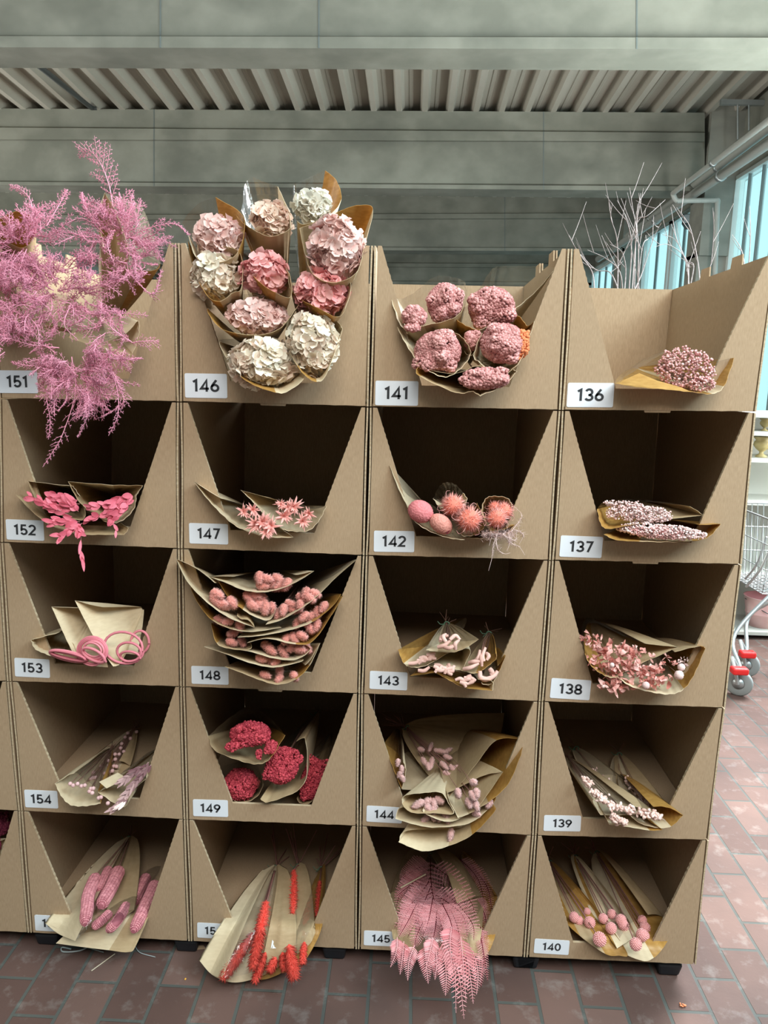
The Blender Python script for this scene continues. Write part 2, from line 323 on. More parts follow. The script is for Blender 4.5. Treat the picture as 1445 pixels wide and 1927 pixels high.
WHAT = {151: 'pink asparagus fern in the top row', 146: 'wrapped hydrangeas in the top row', 141: 'dusty pink clustered flowers in the top row', 136: 'one lone wrap in the top row',
 152: 'pink leaf sprays, second row', 147: 'spiky coral flowers, second row', 142: 'fuzzy balls and cones, second row', 137: 'tiny pale pink blossoms, second row', 153: 'pink cane coils, third row',
 148: 'many stacked bunny tail wraps, third row', 143: 'curled pale pink pods, third row', 138: 'crinkled pink petals, third row', 154: 'pale pink berries, fourth row', 149: 'dark red blossoms, fourth row',
 144: 'pink bunny tails, fourth row', 139: 'small pale buds, fourth row', 155: 'pink corn cobs, bottom row', 150: 'red foxtail plumes, bottom row', 145: 'pink fern fronds, bottom row', 140: 'pink drumstick balls, bottom row'}
def arc(cx, cy, rx, ry, a0, a1, n=14): return [(cx+rx*math.cos(math.radians(a0+(a1-a0)*i/n)), cy+ry*math.sin(math.radians(a0+(a1-a0)*i/n))) for i in range(n+1)]
GLYPH = {'0': (.62, [arc(.31, .5, .245, .435, 90, 450, 28)]), '1': (.44, [[(.03, .765), (.255, .90), (.255, .0)]]),
 '2': (.6, [arc(.29, .68, .235, .25, 165, -25)+[(.07, .07), (.56, .07)]]),
 '3': (.61, [arc(.29, .705, .215, .225, 160, -90)+[(.24, .48)], arc(.29, .27, .245, .205, 90, -160)]),
 '4': (.64, [[(.46, 0), (.46, .90), (.06, .24), (.62, .24)]]), '5': (.61, [[(.50, .925), (.13, .925), (.095, .50)]+arc(.285, .315, .24, .25, 140, -155)]),
 '6': (.62, [[(.42, .93), (.16, .55)]+arc(.31, .305, .24, .24, 160, 520, 26)]), '7': (.57, [[(.04, .925), (.51, .925), (.20, 0)]]),
 '8': (.61, [arc(.305, .705, .205, .225, -90, 270, 24), arc(.305, .27, .245, .21, 90, 450, 24)]), '9': (.62, [arc(.31, .635, .24, .24, -20, 340, 26)+[(.54, .60), (.47, .45), (.21, .0)]])}
def digits(txt, p, ex, ey, h, parent):
    bm = MB(); tot = sum(GLYPH[c][0] for c in txt)+.10*(len(txt)-1); x = -tot/2; hw = .087; wx = 1.14
    for c in txt:
        wd, strokes = GLYPH[c]
        for st in strokes:
            q = np.array(st, float); closed = np.linalg.norm(q[0]-q[-1]) < 1e-6
            d = np.diff(q, axis=0); d /= np.linalg.norm(d, axis=1)[:, None]+1e-9; nrm = np.stack([-d[:, 1], d[:, 0]], 1)
            L, R_ = [], []
            for i in range(len(q)):
                if 0 < i < len(q)-1: a, b2 = nrm[i-1], nrm[i]
                elif closed: a, b2 = nrm[-1], nrm[0]
                else: a = b2 = nrm[min(i, len(nrm)-1)]
                m_ = a+b2; m_ /= np.linalg.norm(m_)+1e-9; k_ = hw/max(.45, m_@a)
                L.append(q[i]+m_*k_); R_.append(q[i]-m_*k_)
            to3 = lambda z, dy: np.array([p+ex*((x+u_)*h*wx)+ey*((v_-.465)*h)+np.array([0, dy, 0]) for u_, v_ in z])
            n = len(L); V = np.vstack([to3(L, 0), to3(R_, 0)]); bm.add(V, [(i, i+1, n+i+1, n+i) for i in range(n-1)])
        x += wd+.10
    o = bm.build('printed_number', M['ink'], parent, False); o['label'] = 'dark grey number %s' % txt
    return o
rnd = random.Random(5)
def carton(i, k, num):
    A, B, C, D = node(i, k), node(i+1, k), node(i+1, k+1), node(i, k+1)      # top left, top right, bottom right, bottom left of the front
    base = (C+D)/2
    label = ('brown cardboard carton numbered %d holding %s' % (num, WHAT[num])) if num else ['brown carton cut off by the left edge, second row from the top', 'brown carton cut off by the left edge, third row from the top', 'brown carton cut off by the left edge above the bottom one', 'brown carton cut off by the left edge in the bottom row'][k-1]
    r = thing('cardboard_carton', base, label, 'carton', 'numbered flower cartons' if num else 'cartons at the left edge')
    gap = .0105; zg = .0016
    def P(u, v, y=0.0):                                       # u across, v up; u measured between the side margins
        bot = D+(C-D)*u; top = A+(B-A)*u; p = bot+(top-bot)*v; return np.array([p[0], y, p[2]])
    W = np.linalg.norm(B-A); g = gap/W
    uu = lambda u: g+u*(1-2*g)
    # front panel: two corner wedges above a low sill, wavy perforated cut
    ub, ut = (.262, .735), (.022, .98); vb = .143; v1 = 1-zg/H; v0 = zg/H
    path = []
    nseg = 44
    for s in range(nseg+1):
        t = s/nseg; wv = .0016*math.sin(s*math.pi*.5*1.9)*(1 if t > .12 else 0)
        path.append((ut[0]+(ub[0]-ut[0])*t+wv, v1+(vb-v1)*t))
    left = path
    right = [(ut[1]+(ub[1]-ut[1])*t+.0016*math.sin(s*1.9*math.pi*.5)*(t > .12), v1+(vb-v1)*t) for s, t in [(q, q/nseg) for q in range(nseg+1)]]
    fm = MB(); th = .0085
    def slab(quads):
        for q in quads:
            V = [P(uu(u), v, 0) for u, v in q]+[P(uu(u), v, th) for u, v in q]
            fm.add(V, [(0, 1, 2, 3), (7, 6, 5, 4)], 0)
    lv = [(0, v) for _, v in left]
    slab([(( 0, left[s+1][1]), left[s+1], left[s], (0, left[s][1])) for s in range(nseg)])
    slab([(right[s+1], (1, right[s+1][1]), (1, right[s][1]), right[s]) for s in range(nseg)])
    nb = 30; xsb = np.linspace(0, 1, nb+1)
    wav = lambda u: .0035*(abs(math.sin(u*math.pi*8+1))**.5)
    slab([((xsb[q], v0+wav(xsb[q])), (xsb[q+1], v0+wav(xsb[q+1])), (xsb[q+1], vb), (xsb[q], vb)) for q in range(nb)])
    rim = [(0, v1), ]+left+right[::-1]+[(1, v1)]
    ring = [(0, v0), (0, v1)]+left+right[::-1]+[(1, v1), (1, v0)]
    for (a, b_) in zip(ring[:-1], ring[1:]):
        fm.add([P(uu(a[0]), a[1], 0), P(uu(b_[0]), b_[1], 0), P(uu(b_[0]), b_[1], th), P(uu(a[0]), a[1], th)], [(0, 1, 2, 3)], 1)
    fm.build('front_panel', [M['card'], M['card_edge']], r, False)
    # body: side walls (slightly bowed, open front edge shows), bottom, back
    bd = MB(); t_ = .0042; bow = [rnd.uniform(-.0012, .0016) for _ in range(2)]
    def wall(ua, sgn, bw):
        n = 8; fr = []
        for q in range(n+1):
            v = v0+(v1-v0)*q/n; e = (.0016+ (bw+.0014)*math.sin(math.pi*q/n) + rnd.uniform(0, .0004))/W
            p0 = P(ua+sgn*e, v); p1 = P(ua+sgn*(e+t_/W), v); fr.append((p0, p1))
        rows = []
        for p0, p1 in fr:
            a, b2 = (p0, p1)
            rows.append([a+np.array([0, DEP, 0]), a, b2, b2+np.array([0, DEP, 0])])
        G = np.array(rows); bd.grid(G[:, 0:2], 0, flip=sgn < 0); bd.grid(G[:, 1:3], 1, flip=sgn < 0); bd.grid(G[:, 2:4], 0, flip=sgn < 0); bd.grid(G[:, [3, 0]], 0, flip=sgn < 0)
        tp = G[-1]; bd.add(tp, [(0, 1, 2, 3)], 1); bt = G[0]; bd.add(bt, [(3, 2, 1, 0)], 1)
    wall(0, 1, bow[0]); wall(1, -1, bow[1])
    e2 = .0075/W
    for (va, vb2, ya, yb, mt) in ((v0, v0+.006/H, .0095, DEP, 0), (v0+.006/H, v1, DEP-.006, DEP, 0)):
        V = [P(e2, va, ya), P(1-e2, va, ya), P(1-e2, va, yb), P(e2, va, yb), P(e2, vb2, ya), P(1-e2, vb2, ya), P(1-e2, vb2, yb), P(e2, vb2, yb)]
        bd.hexa(V, mt)
    if k == 0:                                                # stacking tabs on top of the open cartons
        for ua, sg in ((.0016/W, 1), (1-.0058/W, 1)):
            for y0 in (.20, .43):
                V = [P(ua, v1, y0), P(ua+t_/W, v1, y0), P(ua+t_/W, v1, y0+.075), P(ua, v1, y0+.075), P(ua, v1+.075, y0+.004), P(ua+t_/W, v1+.075, y0+.004), P(ua+t_/W, v1+.075, y0+.071), P(ua, v1+.075, y0+.071)]
                bd.hexa(V, 0)
    bd.build('carton_body', [M['card'], M['card_edge']], r, False)
    if num in (146, 136, 137, 148):
        tb = MB(); V = [P(.43, -.008, .001), P(.56, -.008, .001), P(.56, -.008, .005), P(.43, -.008, .005), P(.425, .012, .001), P(.565, .012, .001), P(.565, .012, .005), P(.425, .012, .005)]
        tb.hexa(V, 0); tb.build('locking_tab', M['card'], r, False)
    if num:
        x0, y0, x1, y1 = LABELS[num]; dx, dy = (C-D)/np.linalg.norm(C-D), np.array([0, 0, 1.0])
        p = at((x0+x1)/2, (y0+y1)/2, -.0012); wd = (x1-x0)*.5*mpp(0)*.985; hd = (y1-y0)*.5*mpp(0)*.94
        tilt = {138: -.03, 153: -.02, 137: -.015, 140: -.02, 139: .01}.get(num, rnd.uniform(-.012, .012)); dxx = dx*math.cos(tilt)+dy*math.sin(tilt); dyy = dy*math.cos(tilt)-dx*math.sin(tilt)
        lb = MB(); cr = .004; pts = []
        for sx, sy, a0 in ((1, 1, 0), (-1, 1, 90), (-1, -1, 180), (1, -1, 270)):
            for a in (0, 30, 60, 90):
                q = math.radians(a0+a); pts.append(p+dxx*(sx*(wd-cr)+cr*math.cos(q))+dyy*(sy*(hd-cr)+cr*math.sin(q)))
        pts = np.array(pts); n = len(pts); bk = pts+np.array([0, .001, 0])
        lb.add(np.vstack([pts, p[None]]), [(q, (q+1) % n, n) for q in range(n)]); lb.add(np.vstack([pts, bk]), [(q, n+q, n+(q+1) % n, (q+1) % n) for q in range(n)])
        lo = lb.build('number_label', M['label'], r, False); lo['label'] = 'white label printed %d' % num
        digits(str(num), p+np.array([0, -.0006, 0]), dxx, dyy, hd*1.02, lo)
    return r
for i in range(4):
    for k in range(5): carton(i, k, ROWS[i][k])
for k in range(1, 5): carton(-1, k, 0)
# ------------------------------------------------------------------ wrapping papers and plant materials
def paper(name, c1, c2, rough=.55, spec=.3, trans=.22):
    mm = noisy(name, c1, c2, (40, 40, 160), 5, rough, spec, lo=.3, hi=.7); b = mm.node_tree.nodes['Principled BSDF']; src = b.inputs['Base Color'].links[0].from_socket
    t = nd(mm, 'ShaderNodeBsdfTranslucent'); lk(mm, src, t.inputs[0]); mx = nd(mm, 'ShaderNodeMixShader'); mx.inputs[0].default_value = trans
    lk(mm, b.outputs[0], mx.inputs[1]); lk(mm, t.outputs[0], mx.inputs[2]); lk(mm, mx.outputs[0], mm.node_tree.nodes['Material Output'].inputs[0])
    return mm
M['w'] = paper('cream_kraft_paper', (.70, .57, .38), (.78, .65, .45))
M['t'] = paper('tan_kraft_paper', (.52, .375, .215), (.59, .44, .26))
M['a'] = paper('amber_kraft_paper', (.45, .235, .055), (.60, .345, .10), .4, .4, .3)
def clear_film():
    mm = bpy.data.materials.new('clear_film'); mm.use_nodes = True; nt = mm.node_tree; nt.nodes.remove(nt.nodes['Principled BSDF'])
    tr = nd(mm, 'ShaderNodeBsdfTransparent'); tr.inputs[0].default_value = (.965, .965, .975, 1); g = nd(mm, 'ShaderNodeBsdfGlossy'); g.inputs['Roughness'].default_value = .16
    lw = nd(mm, 'ShaderNodeLayerWeight'); lw.inputs[0].default_value = .3; ma = nd(mm, 'ShaderNodeMath', operation='MULTIPLY_ADD'); ma.inputs[1].default_value = .5; ma.inputs[2].default_value = .06; lk(mm, lw.outputs['Facing'], ma.inputs[0])
    tc = nd(mm, 'ShaderNodeTexCoord'); n = nd(mm, 'ShaderNodeTexNoise'); n.inputs['Scale'].default_value = 22; n.inputs['Detail'].default_value = 3; n.inputs['Distortion'].default_value = 1.5; lk(mm, tc.outputs['Object'], n.inputs[0])
    bp = nd(mm, 'ShaderNodeBump'); bp.inputs['Strength'].default_value = .35; bp.inputs['Distance'].default_value = .01; lk(mm, n.outputs[0], bp.inputs['Height']); lk(mm, bp.outputs[0], g.inputs['Normal'])
    mx = nd(mm, 'ShaderNodeMixShader'); lk(mm, ma.outputs[0], mx.inputs[0]); lk(mm, tr.outputs[0], mx.inputs[1]); lk(mm, g.outputs[0], mx.inputs[2]); lk(mm, mx.outputs[0], nt.nodes['Material Output'].inputs[0])
    return mm
M['film'] = clear_film()
M['stem'] = mat('dried_stem', (.30, .17, .13), .8, .1); M['pinkstem'] = mat('dusty_pink_stem', (.33, .16, .14), .8, .1)
M['twine'] = mat('green_tie', (.10, .20, .13), .6, .3)
PET = lambda n, a, b, tr=.25: tinted(n, a, b, .7, .15, tr)
M['hyd_pale'] = PET('pale_pink_petal', (.74, .42, .38), (.87, .68, .63)); M['hyd_cream'] = PET('cream_petal', (.76, .55, .44), (.86, .80, .67)); M['hyd_pink'] = PET('pink_petal', (.76, .27, .28), (.88, .50, .48))
M['hyd_white'] = PET('white_petal', (.80, .68, .56), (.87, .85, .76)); M['hyd_blush'] = PET('blush_petal', (.74, .46, .38), (.86, .70, .58))
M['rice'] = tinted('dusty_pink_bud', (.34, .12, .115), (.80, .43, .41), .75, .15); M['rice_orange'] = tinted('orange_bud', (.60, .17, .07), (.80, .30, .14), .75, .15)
M['gyp'] = tinted('pale_pink_blossom', (.62, .26, .25), (.88, .62, .60), .75, .15); M['gyp_white'] = tinted('white_pink_blossom', (.75, .45, .42), (.92, .82, .80), .75, .15)
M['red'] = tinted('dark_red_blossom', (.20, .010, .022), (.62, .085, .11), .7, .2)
M['leaf'] = tinted('pink_leaf', (.55, .075, .12), (.86, .23, .31), .5, .3, .2); M['star'] = tinted('coral_spike', (.78, .22, .16), (.92, .50, .46), .7, .15, .15)
M['tail'] = tinted('bunny_tail_fluff', (.72, .25, .20), (.90, .48, .43), .9, .05, .15); M['tail_soft'] = tinted('soft_pink_fluff', (.66, .36, .34), (.84, .58, .55), .9, .05, .15)
M['pin'] = tinted('coral_pin', (.78, .20, .13), (.92, .46, .42), .75, .1, .1); M['cone'] = tinted('pink_cone', (.48, .12, .13), (.78, .28, .29), .9, .05, 0, .8, 260); M['cone_orange'] = tinted('salmon_cone', (.46, .16, .13), (.76, .36, .30), .9, .05, 0, .8, 240)
M['feather'] = tinted('feather_grass', (.80, .50, .47), (.92, .74, .70), .8, .1, .3); M['cane'] = tinted('pink_cane', (.50, .11, .15), (.74, .25, .30), .5, .35)
M['pod'] = tinted('pale_pink_pod', (.48, .25, .20), (.74, .48, .42), .75, .15, 0, .5, 60); M['crinkle'] = tinted('crinkled_petal', (.62, .22, .18), (.90, .56, .51), .75, .1, .2); M['berry_pale'] = tinted('pale_berry', (.62, .40, .38), (.84, .66, .62), .7, .15, 0, .7, 160)
M['berry'] = tinted('dusty_pink_berry', (.52, .30, .30), (.76, .50, .50), .6, .25, 0, .5, 160); M['bud'] = tinted('pale_bud', (.60, .36, .30), (.88, .68, .62), .75, .15); M['wheat'] = tinted('dusky_wheat', (.15, .065, .075), (.52, .34, .33), .7, .15)
M['cob'] = tinted('pink_corn', (.36, .10, .13), (.72, .30, .33), .65, .25); M['plume'] = tinted('red_plume', (.78, .03, .02), (.95, .16, .12), .9, .05, .15); M['fern'] = tinted('pink_fern', (.60, .17, .19), (.92, .47, .49), .7, .15, .15); M['ball'] = tinted('pink_drumstick', (.60, .24, .23), (.86, .46, .45), .9, .05, 0, 1.0, 420)
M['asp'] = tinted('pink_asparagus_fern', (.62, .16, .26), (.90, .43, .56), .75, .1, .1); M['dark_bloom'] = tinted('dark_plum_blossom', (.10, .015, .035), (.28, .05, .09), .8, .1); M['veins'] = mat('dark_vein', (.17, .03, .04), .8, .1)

CROP = {'A': (0, 250, 2.965), 'B': (330, 300, 3.705), 'C': (690, 440, 3.705), 'D': (1040, 440, 3.568), 'E': (0, 740, 4.129), 'F': (330, 740, 3.905), 'G': (690, 750, 3.905), 'H': (1030, 760, 3.482),
 'I': (0, 1010, 4.129), 'J': (320, 1020, 3.803), 'K': (680, 1040, 3.905), 'L': (1020, 1050, 3.6125), 'Mm': (0, 1270, 4.014), 'N': (340, 1290, 4.129), 'O': (670, 1300, 4.014), 'P': (1000, 1310, 3.803),
 'Q': (0, 1510, 3.905), 'R': (340, 1530, 4.129), 'S': (660, 1540, 4.014), 'T': (970, 1550, 3.6125)}
class Bag:
    """one wrapped bunch: an Empty at its mouth that parents paper, film, stems, tie and flowers"""
    def __init__(s, crop, nm, label, group, yc=0.0, tilt=.8, rim=None, apex=(0, 0, .4), bulge=.72, wr=.004, flat=0.0, film_front=None, cat='bouquet', seed=0):
        s.c = CROP[crop]; s.yc = yc; s.tilt = tilt; s.rng = random.Random(seed+hash_(label)); s.np = np.random.RandomState((seed*7919+hash_(label)) % 2**31)
        pts = np.array([s.px(r[0], r[1]) for r in rim]); s.cpx = pts.mean(0)
        s.s = mpp(yc); s.long = None
        if isinstance(tilt, tuple):                       # a bag lying on the carton floor and bending over its sill
            s.long = tilt; s.tilt = 0
        s.org = at(*s.cpx, yc); s.root = thing(nm, s.org, label, cat, group); s.yflat = flat
        s.wrap(rim, apex, bulge, wr)
    def px(s, x, y): return np.array([s.c[0]+x/s.c[2], s.c[1]+y/s.c[2]])
    def Y(s, p):
        if s.long:
            ysill, ysl, ya, yap = s.long                   # sill row, depth there, row and depth of the tied end
            lay = (s.yc+.055)*.6; ysl += lay; yap += lay
            if p[1] >= ysill: return max(s.yc*1.6, ysl-(p[1]-ysill)*s.s*.55)
            return ysl+(yap-ysl)*((ysill-p[1])/(ysill-ya))
        return s.yc+(s.cpx[1]-p[1])*s.s*s.tilt
    def at(s, x, y, dy=0.0, absY=None):
        p = s.px(x, y); return at(p[0], p[1], (s.Y(p)+dy-(.012 if s.long else 0)) if absY is None else absY)
    def k(s, v): return v/s.c[2]*s.s                      # crop pixels -> metres
    def wrap(s, rim, apex, bulge, wr):
        P, L, S = [], [], []
        for r in rim:
            f = r[2]; P.append(s.at(r[0], r[1], r[3] if len(r) > 3 else 0)); L.append(f[-1]); S.append(len(f) > 1)
        P = np.array(P); n = len(P)
        ap = s.at(apex[0], apex[1], absY=apex[2]); s.apex = ap; cen = P.mean(0); s.cen = cen
        # smooth closed curve, corners where flagged
        Q, QL = [], []
        for i in range(n):
            p0, p1, p2, p3 = P[i-1], P[i], P[(i+1) % n], P[(i+2) % n]
            t1 = (p2-p1)*.9 if S[i] else (p2-p0)*.5; t2 = (p2-p1)*.9 if S[(i+1) % n] else (p3-p1)*.5
            for t in np.linspace(0, 1, 7, endpoint=False):
                h = (2*t**3-3*t*t+1)*p1+(t**3-2*t*t+t)*t1+(-2*t**3+3*t*t)*p2+(t**3-t*t)*t2
                Q.append(h); QL.append(L[i])
        Q = np.array(Q); m = len(Q)
        ph = s.rng.uniform(0, 6)
        T = np.linspace(0.0, 1, 15)
        if s.long:
            R2 = np.array([[*s.px(r[0], r[1]), ((r[3] if len(r) > 3 else -.03) if r[2][-1] in 'co' else .008+.3*max(0, r[3] if len(r) > 3 else 0))] for r in rim]); A2 = np.array([*s.px(apex[0], apex[1]), 0.0]); C2 = R2.mean(0); C2[2] = 0
            Q2 = []
            for i in range(n):
                p0, p1, p2, p3 = R2[i-1], R2[i], R2[(i+1) % n], R2[(i+2) % n]; t1 = (p2-p1)*.9 if S[i] else (p2-p0)*.5; t2 = (p2-p1)*.9 if S[(i+1) % n] else (p3-p1)*.5
                for t in np.linspace(0, 1, 7, endpoint=False): Q2.append((2*t**3-3*t*t+1)*p1+(t**3-2*t*t+t)*t1+(-2*t**3+3*t*t)*p2+(t**3-t*t)*t2)
            Q2 = np.array(Q2)
        def surf(idx, off):
            G = []
            if s.long:
                for t in T:
                    e = .055+.945*max(t, 0)**bulge; row = []
                    for j_, i_ in enumerate(np.asarray(idx)):
                        R = Q2[i_]-C2; wob = wr*(1-t*.75)*math.sin(i_*1.7+ph)*min(1, t*3)+.4*wr*math.sin(i_*.6+t*7+ph)
                        p = A2+(C2-A2)*t+R*e; sg = 1 if R[2] >= 0 else -1
                        row.append(at(p[0], p[1], s.Y(p)+R[2]*min(1, .25+t)+wob*.6-off[j_]*sg*1.5))
                    G.append(row)
                return np.array(G)
            for t in T:
                e = max(t, .0)**bulge; e = .055+.945*e
                R = Q[idx]-cen; ang = np.asarray(idx)
                wob = wr*(1-t*.75)*np.sin(ang*1.7+ph)*min(1, t*3)+.45*wr*np.sin(ang*.6+t*7+ph)*t*(1-t)*3
                rn = R/(np.linalg.norm(R, axis=1)[:, None]+1e-9)
                G.append(ap+(cen-ap)*t+R*e+rn*(wob-off)[:, None])
            return np.array(G)
        if s.long: wr *= .8
        runs = []; i0 = next((i for i in range(m) if QL[i] != QL[i-1]), 0); i = 0
        while i < m:
            j = i
            while j < m and QL[(i0+j) % m] == QL[(i0+i) % m]: j += 1
            runs.append((QL[(i0+i) % m], [(i0+q) % m for q in range(i, j+1)])); i = j
        paper_mb, film_mb = MB(), MB(); order = ['w', 't', 'a']
        # orientation
        a = P-cen; nrm = sum(np.cross(a[q], a[(q+1) % n]) for q in range(n)); flip = (nrm@(cen-ap)) < 0
        for l, idx in runs:
            idx = np.array(idx)
            if l == 'o': continue
            if l == 'c':
                film_mb.grid(surf(idx, np.zeros(len(idx))), 0, flip=flip)
            else:
                mi = order.index(l); z = np.zeros(len(idx)); A = surf(idx, z); B = surf(idx, z+.0009)
                paper_mb.grid(A, mi, flip=flip); paper_mb.grid(B, mi, flip=not flip)
                paper_mb.grid(np.array([A[-1], B[-1]]), mi, flip=flip)
        pm = [M['w'], M['t'], M['a']]
        if paper_mb.n: paper_mb.build('kraft_paper', pm, s.root)
        if film_mb.n: film_mb.build('clear_film', M['film'], s.root)
    def tie(s, mat_='twine', r=.008):
        bm = MB(); d = norm(s.cen-s.apex); p = s.apex+d*.012; a = perp(d); b = np.cross(d, a)
        ring = [p+(a*math.cos(t)+b*math.sin(t))*r for t in np.linspace(0, 2*math.pi, 13)]; bm.tube(ring, .002, n=5)
        bm.tube([p+a*r, p+a*(r+.012)+d*.004, p+a*(r+.02)-b*.008], .0013, n=4); bm.tube([p+a*r, p+a*(r+.01)+b*.01], .0013, n=4)
        bm.build('tie', M[mat_], s.root)
    def stems(s, targets, mat_='stem', r=.0018, back=.06, name='stems'):
        bm = MB(); d = norm(s.apex-s.cen)
        for q in targets:
            e = s.apex+d*s.rng.uniform(.3, 1)*back+np.array([s.rng.uniform(-1, 1), s.rng.uniform(-.3, .3), s.rng.uniform(-.6, 1)])*back*.35
            m1 = s.apex+np.array([s.rng.uniform(-1, 1)*.004 for _ in range(3)]); m2 = (m1+np.asarray(q))/2+np.array([s.rng.uniform(-1, 1)*.008 for _ in range(3)])
            if s.long:
                pa, pq = proj(s.apex), proj(q); yq = q[1]-s.Y(pq); mid = [at(*(pa+(pq-pa)*f), s.Y(pa+(pq-pa)*f)+yq*f-.006) for f in (.2, .4, .6, .8)]
                bm.tube(smooth_path([e, m1, *mid, q], 3), r*.8, r, n=4, cap=False); continue
            bm.tube(smooth_path([e, m1, m2, q], 4), r*.8, r, n=4, cap=False)
        if bm.n: bm.build(name, M[mat_], s.root)
def hash_(t):
    h = 2166136261
    for ch in t: h = ((h ^ ord(ch))*16777619) & 0xffffffff
    return h
TOCAM = lambda p: norm(CAM-np.asarray(p))
def frame(p, d=None):
    """axes at p: right and up across the line of sight, and towards the viewer side"""
    z = norm(d) if d is not None else TOCAM(p); x = norm(np.cross((0, 0, 1), z)); return x, np.cross(z, x), z
def rotm(v, ang):
    v = norm(v); c, s_ = math.cos(ang), math.sin(ang); x, y, z = v
    return np.array([[c+x*x*(1-c), x*y*(1-c)-z*s_, x*z*(1-c)+y*s_], [y*x*(1-c)+z*s_, c+y*y*(1-c), y*z*(1-c)-x*s_], [z*x*(1-c)-y*s_, z*y*(1-c)+x*s_, c+z*z*(1-c)]])
# ---- flower makers; every one returns nothing and adds one mesh part (or more) to the bag
PETAL = np.array([(0, 0, 0), (.36, .40, .08), (.82, .46, .20), (1.05, 0, .16), (.82, -.46, .20), (.36, -.40, .08), (.55, 0, .02)]); PETF = np.array([(0, 6, 1), (1, 6, 2), (2, 6, 3), (3, 6, 4), (4, 6, 5), (5, 6, 0)])
def hydrangea(b, x, y, rx, ry, mt, rot=0, dy=0.0, n=95, ps=.021, aim=None):
    c = b.at(x, y, dy); X, Y, Z = frame(c, aim); ca, sa = math.cos(math.radians(rot)), math.sin(math.radians(rot)); X, Y = X*ca+Y*sa, Y*ca-X*sa
    RX, RY, RZ = b.k(rx)*.9, b.k(ry)*.9, (b.k(rx)+b.k(ry))*.36; bm = MB(); rs = b.np
    V, F = ICO[1]; bm.add(c-Z*RZ*.35+(V[:, :1]*X*RX*.72+V[:, 1:2]*Y*RY*.72+V[:, 2:]*Z*RZ*.6), F, 0, .0)
    for i in range(n):
        u = (i+.5)/n; th = i*2.399963+rs.uniform(-.2, .2); zz = 1-u*1.25; rr = math.sqrt(max(0, 1-zz*zz))
        lump = .9+.16*math.sin(th*3+zz*6+x)
        o = c-Z*RZ*.3+(X*rr*math.cos(th)*RX+Y*rr*math.sin(th)*RY)*lump*.94+Z*zz*RZ*lump
        nn = norm(X*rr*math.cos(th)/RX+Y*rr*math.sin(th)/RY+Z*zz/RZ)+rs.uniform(-.45, .45, 3); nn = norm(nn)
        a = perp(nn); a = rotm(nn, rs.uniform(0, 6))@a; q = np.cross(nn, a); sz = ps*rs.uniform(.7, 1.2); tn = rs.uniform(.3, 1.0)
        for k in range(4):
            an = k*math.pi/2+rs.uniform(-.2, .2); e1 = a*math.cos(an)+q*math.sin(an); e2 = np.cross(nn, e1); cup = rs.uniform(.2, 3.2)
            P = o+sz*(PETAL[:, :1]*e1+PETAL[:, 1:2]*e2*1.15+(PETAL[:, 2:]*cup)*nn)
            bm.add(P, PETF, 0, np.clip(tn+rs.uniform(-.15, .15)+(PETAL[:, 0]-.6)*.5, 0, 1))
    bm.build('flower_head', M[mt], b.root)
    return c-Z*RZ*.5
def blobs(b, x, y, rx, ry, mt, n, r, depth=.5, lump=0.25, rot=0, dy=0.0, sub=0, name='flower_cluster', solid=True, jitter=.12, tlo=.1, stems=False, flatz=None, rsd=.3):
    """many small round buds over a lumpy dome (or scattered through it)"""
    c = b.at(x, y, dy); X, Y, Z = frame(c); ca, sa = math.cos(math.radians(rot)), math.sin(math.radians(rot)); X, Y = X*ca+Y*sa, Y*ca-X*sa
    RX, RY = b.k(rx), b.k(ry); RZ = (RX+RY)*.5*depth if flatz is None else flatz; rs = b.np; bm = MB(); V, F = ICO[sub]
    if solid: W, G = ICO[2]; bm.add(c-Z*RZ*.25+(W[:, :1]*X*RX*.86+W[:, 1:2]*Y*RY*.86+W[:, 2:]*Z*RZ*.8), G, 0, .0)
    ctr = [(rs.uniform(-.75, .75), rs.uniform(-.75, .75), rs.uniform(.5, 1)) for _ in range(9)]
    for i in range(n):
        th = rs.uniform(0, 2*math.pi); rr = math.sqrt(rs.uniform(0, 1)); u, v = rr*math.cos(th), rr*math.sin(th)
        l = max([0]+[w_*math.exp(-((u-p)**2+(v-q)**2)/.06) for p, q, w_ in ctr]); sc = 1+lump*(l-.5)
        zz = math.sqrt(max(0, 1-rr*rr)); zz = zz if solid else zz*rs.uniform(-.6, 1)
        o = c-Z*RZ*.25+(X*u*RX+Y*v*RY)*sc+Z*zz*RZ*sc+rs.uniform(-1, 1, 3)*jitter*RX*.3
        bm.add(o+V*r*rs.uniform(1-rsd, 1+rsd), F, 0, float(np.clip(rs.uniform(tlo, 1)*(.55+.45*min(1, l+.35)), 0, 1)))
    bm.build(name, M[mt], b.root)
    if stems:
        sm = MB(); base = b.apex+(c-b.apex)*.55
        for i in range(stems):
            th = rs.uniform(0, 6.28); rr = math.sqrt(rs.uniform(0, 1)); e = c+(X*rr*math.cos(th)*RX+Y*rr*math.sin(th)*RY)+Z*RZ*rs.uniform(-.4, .5)
            sm.tube([base+rs.uniform(-.012, .012, 3), (base+e)/2+rs.uniform(-.012, .012, 3), e], .0008, n=3, cap=False)
        sm.build('stems', M['stem'], b.root)
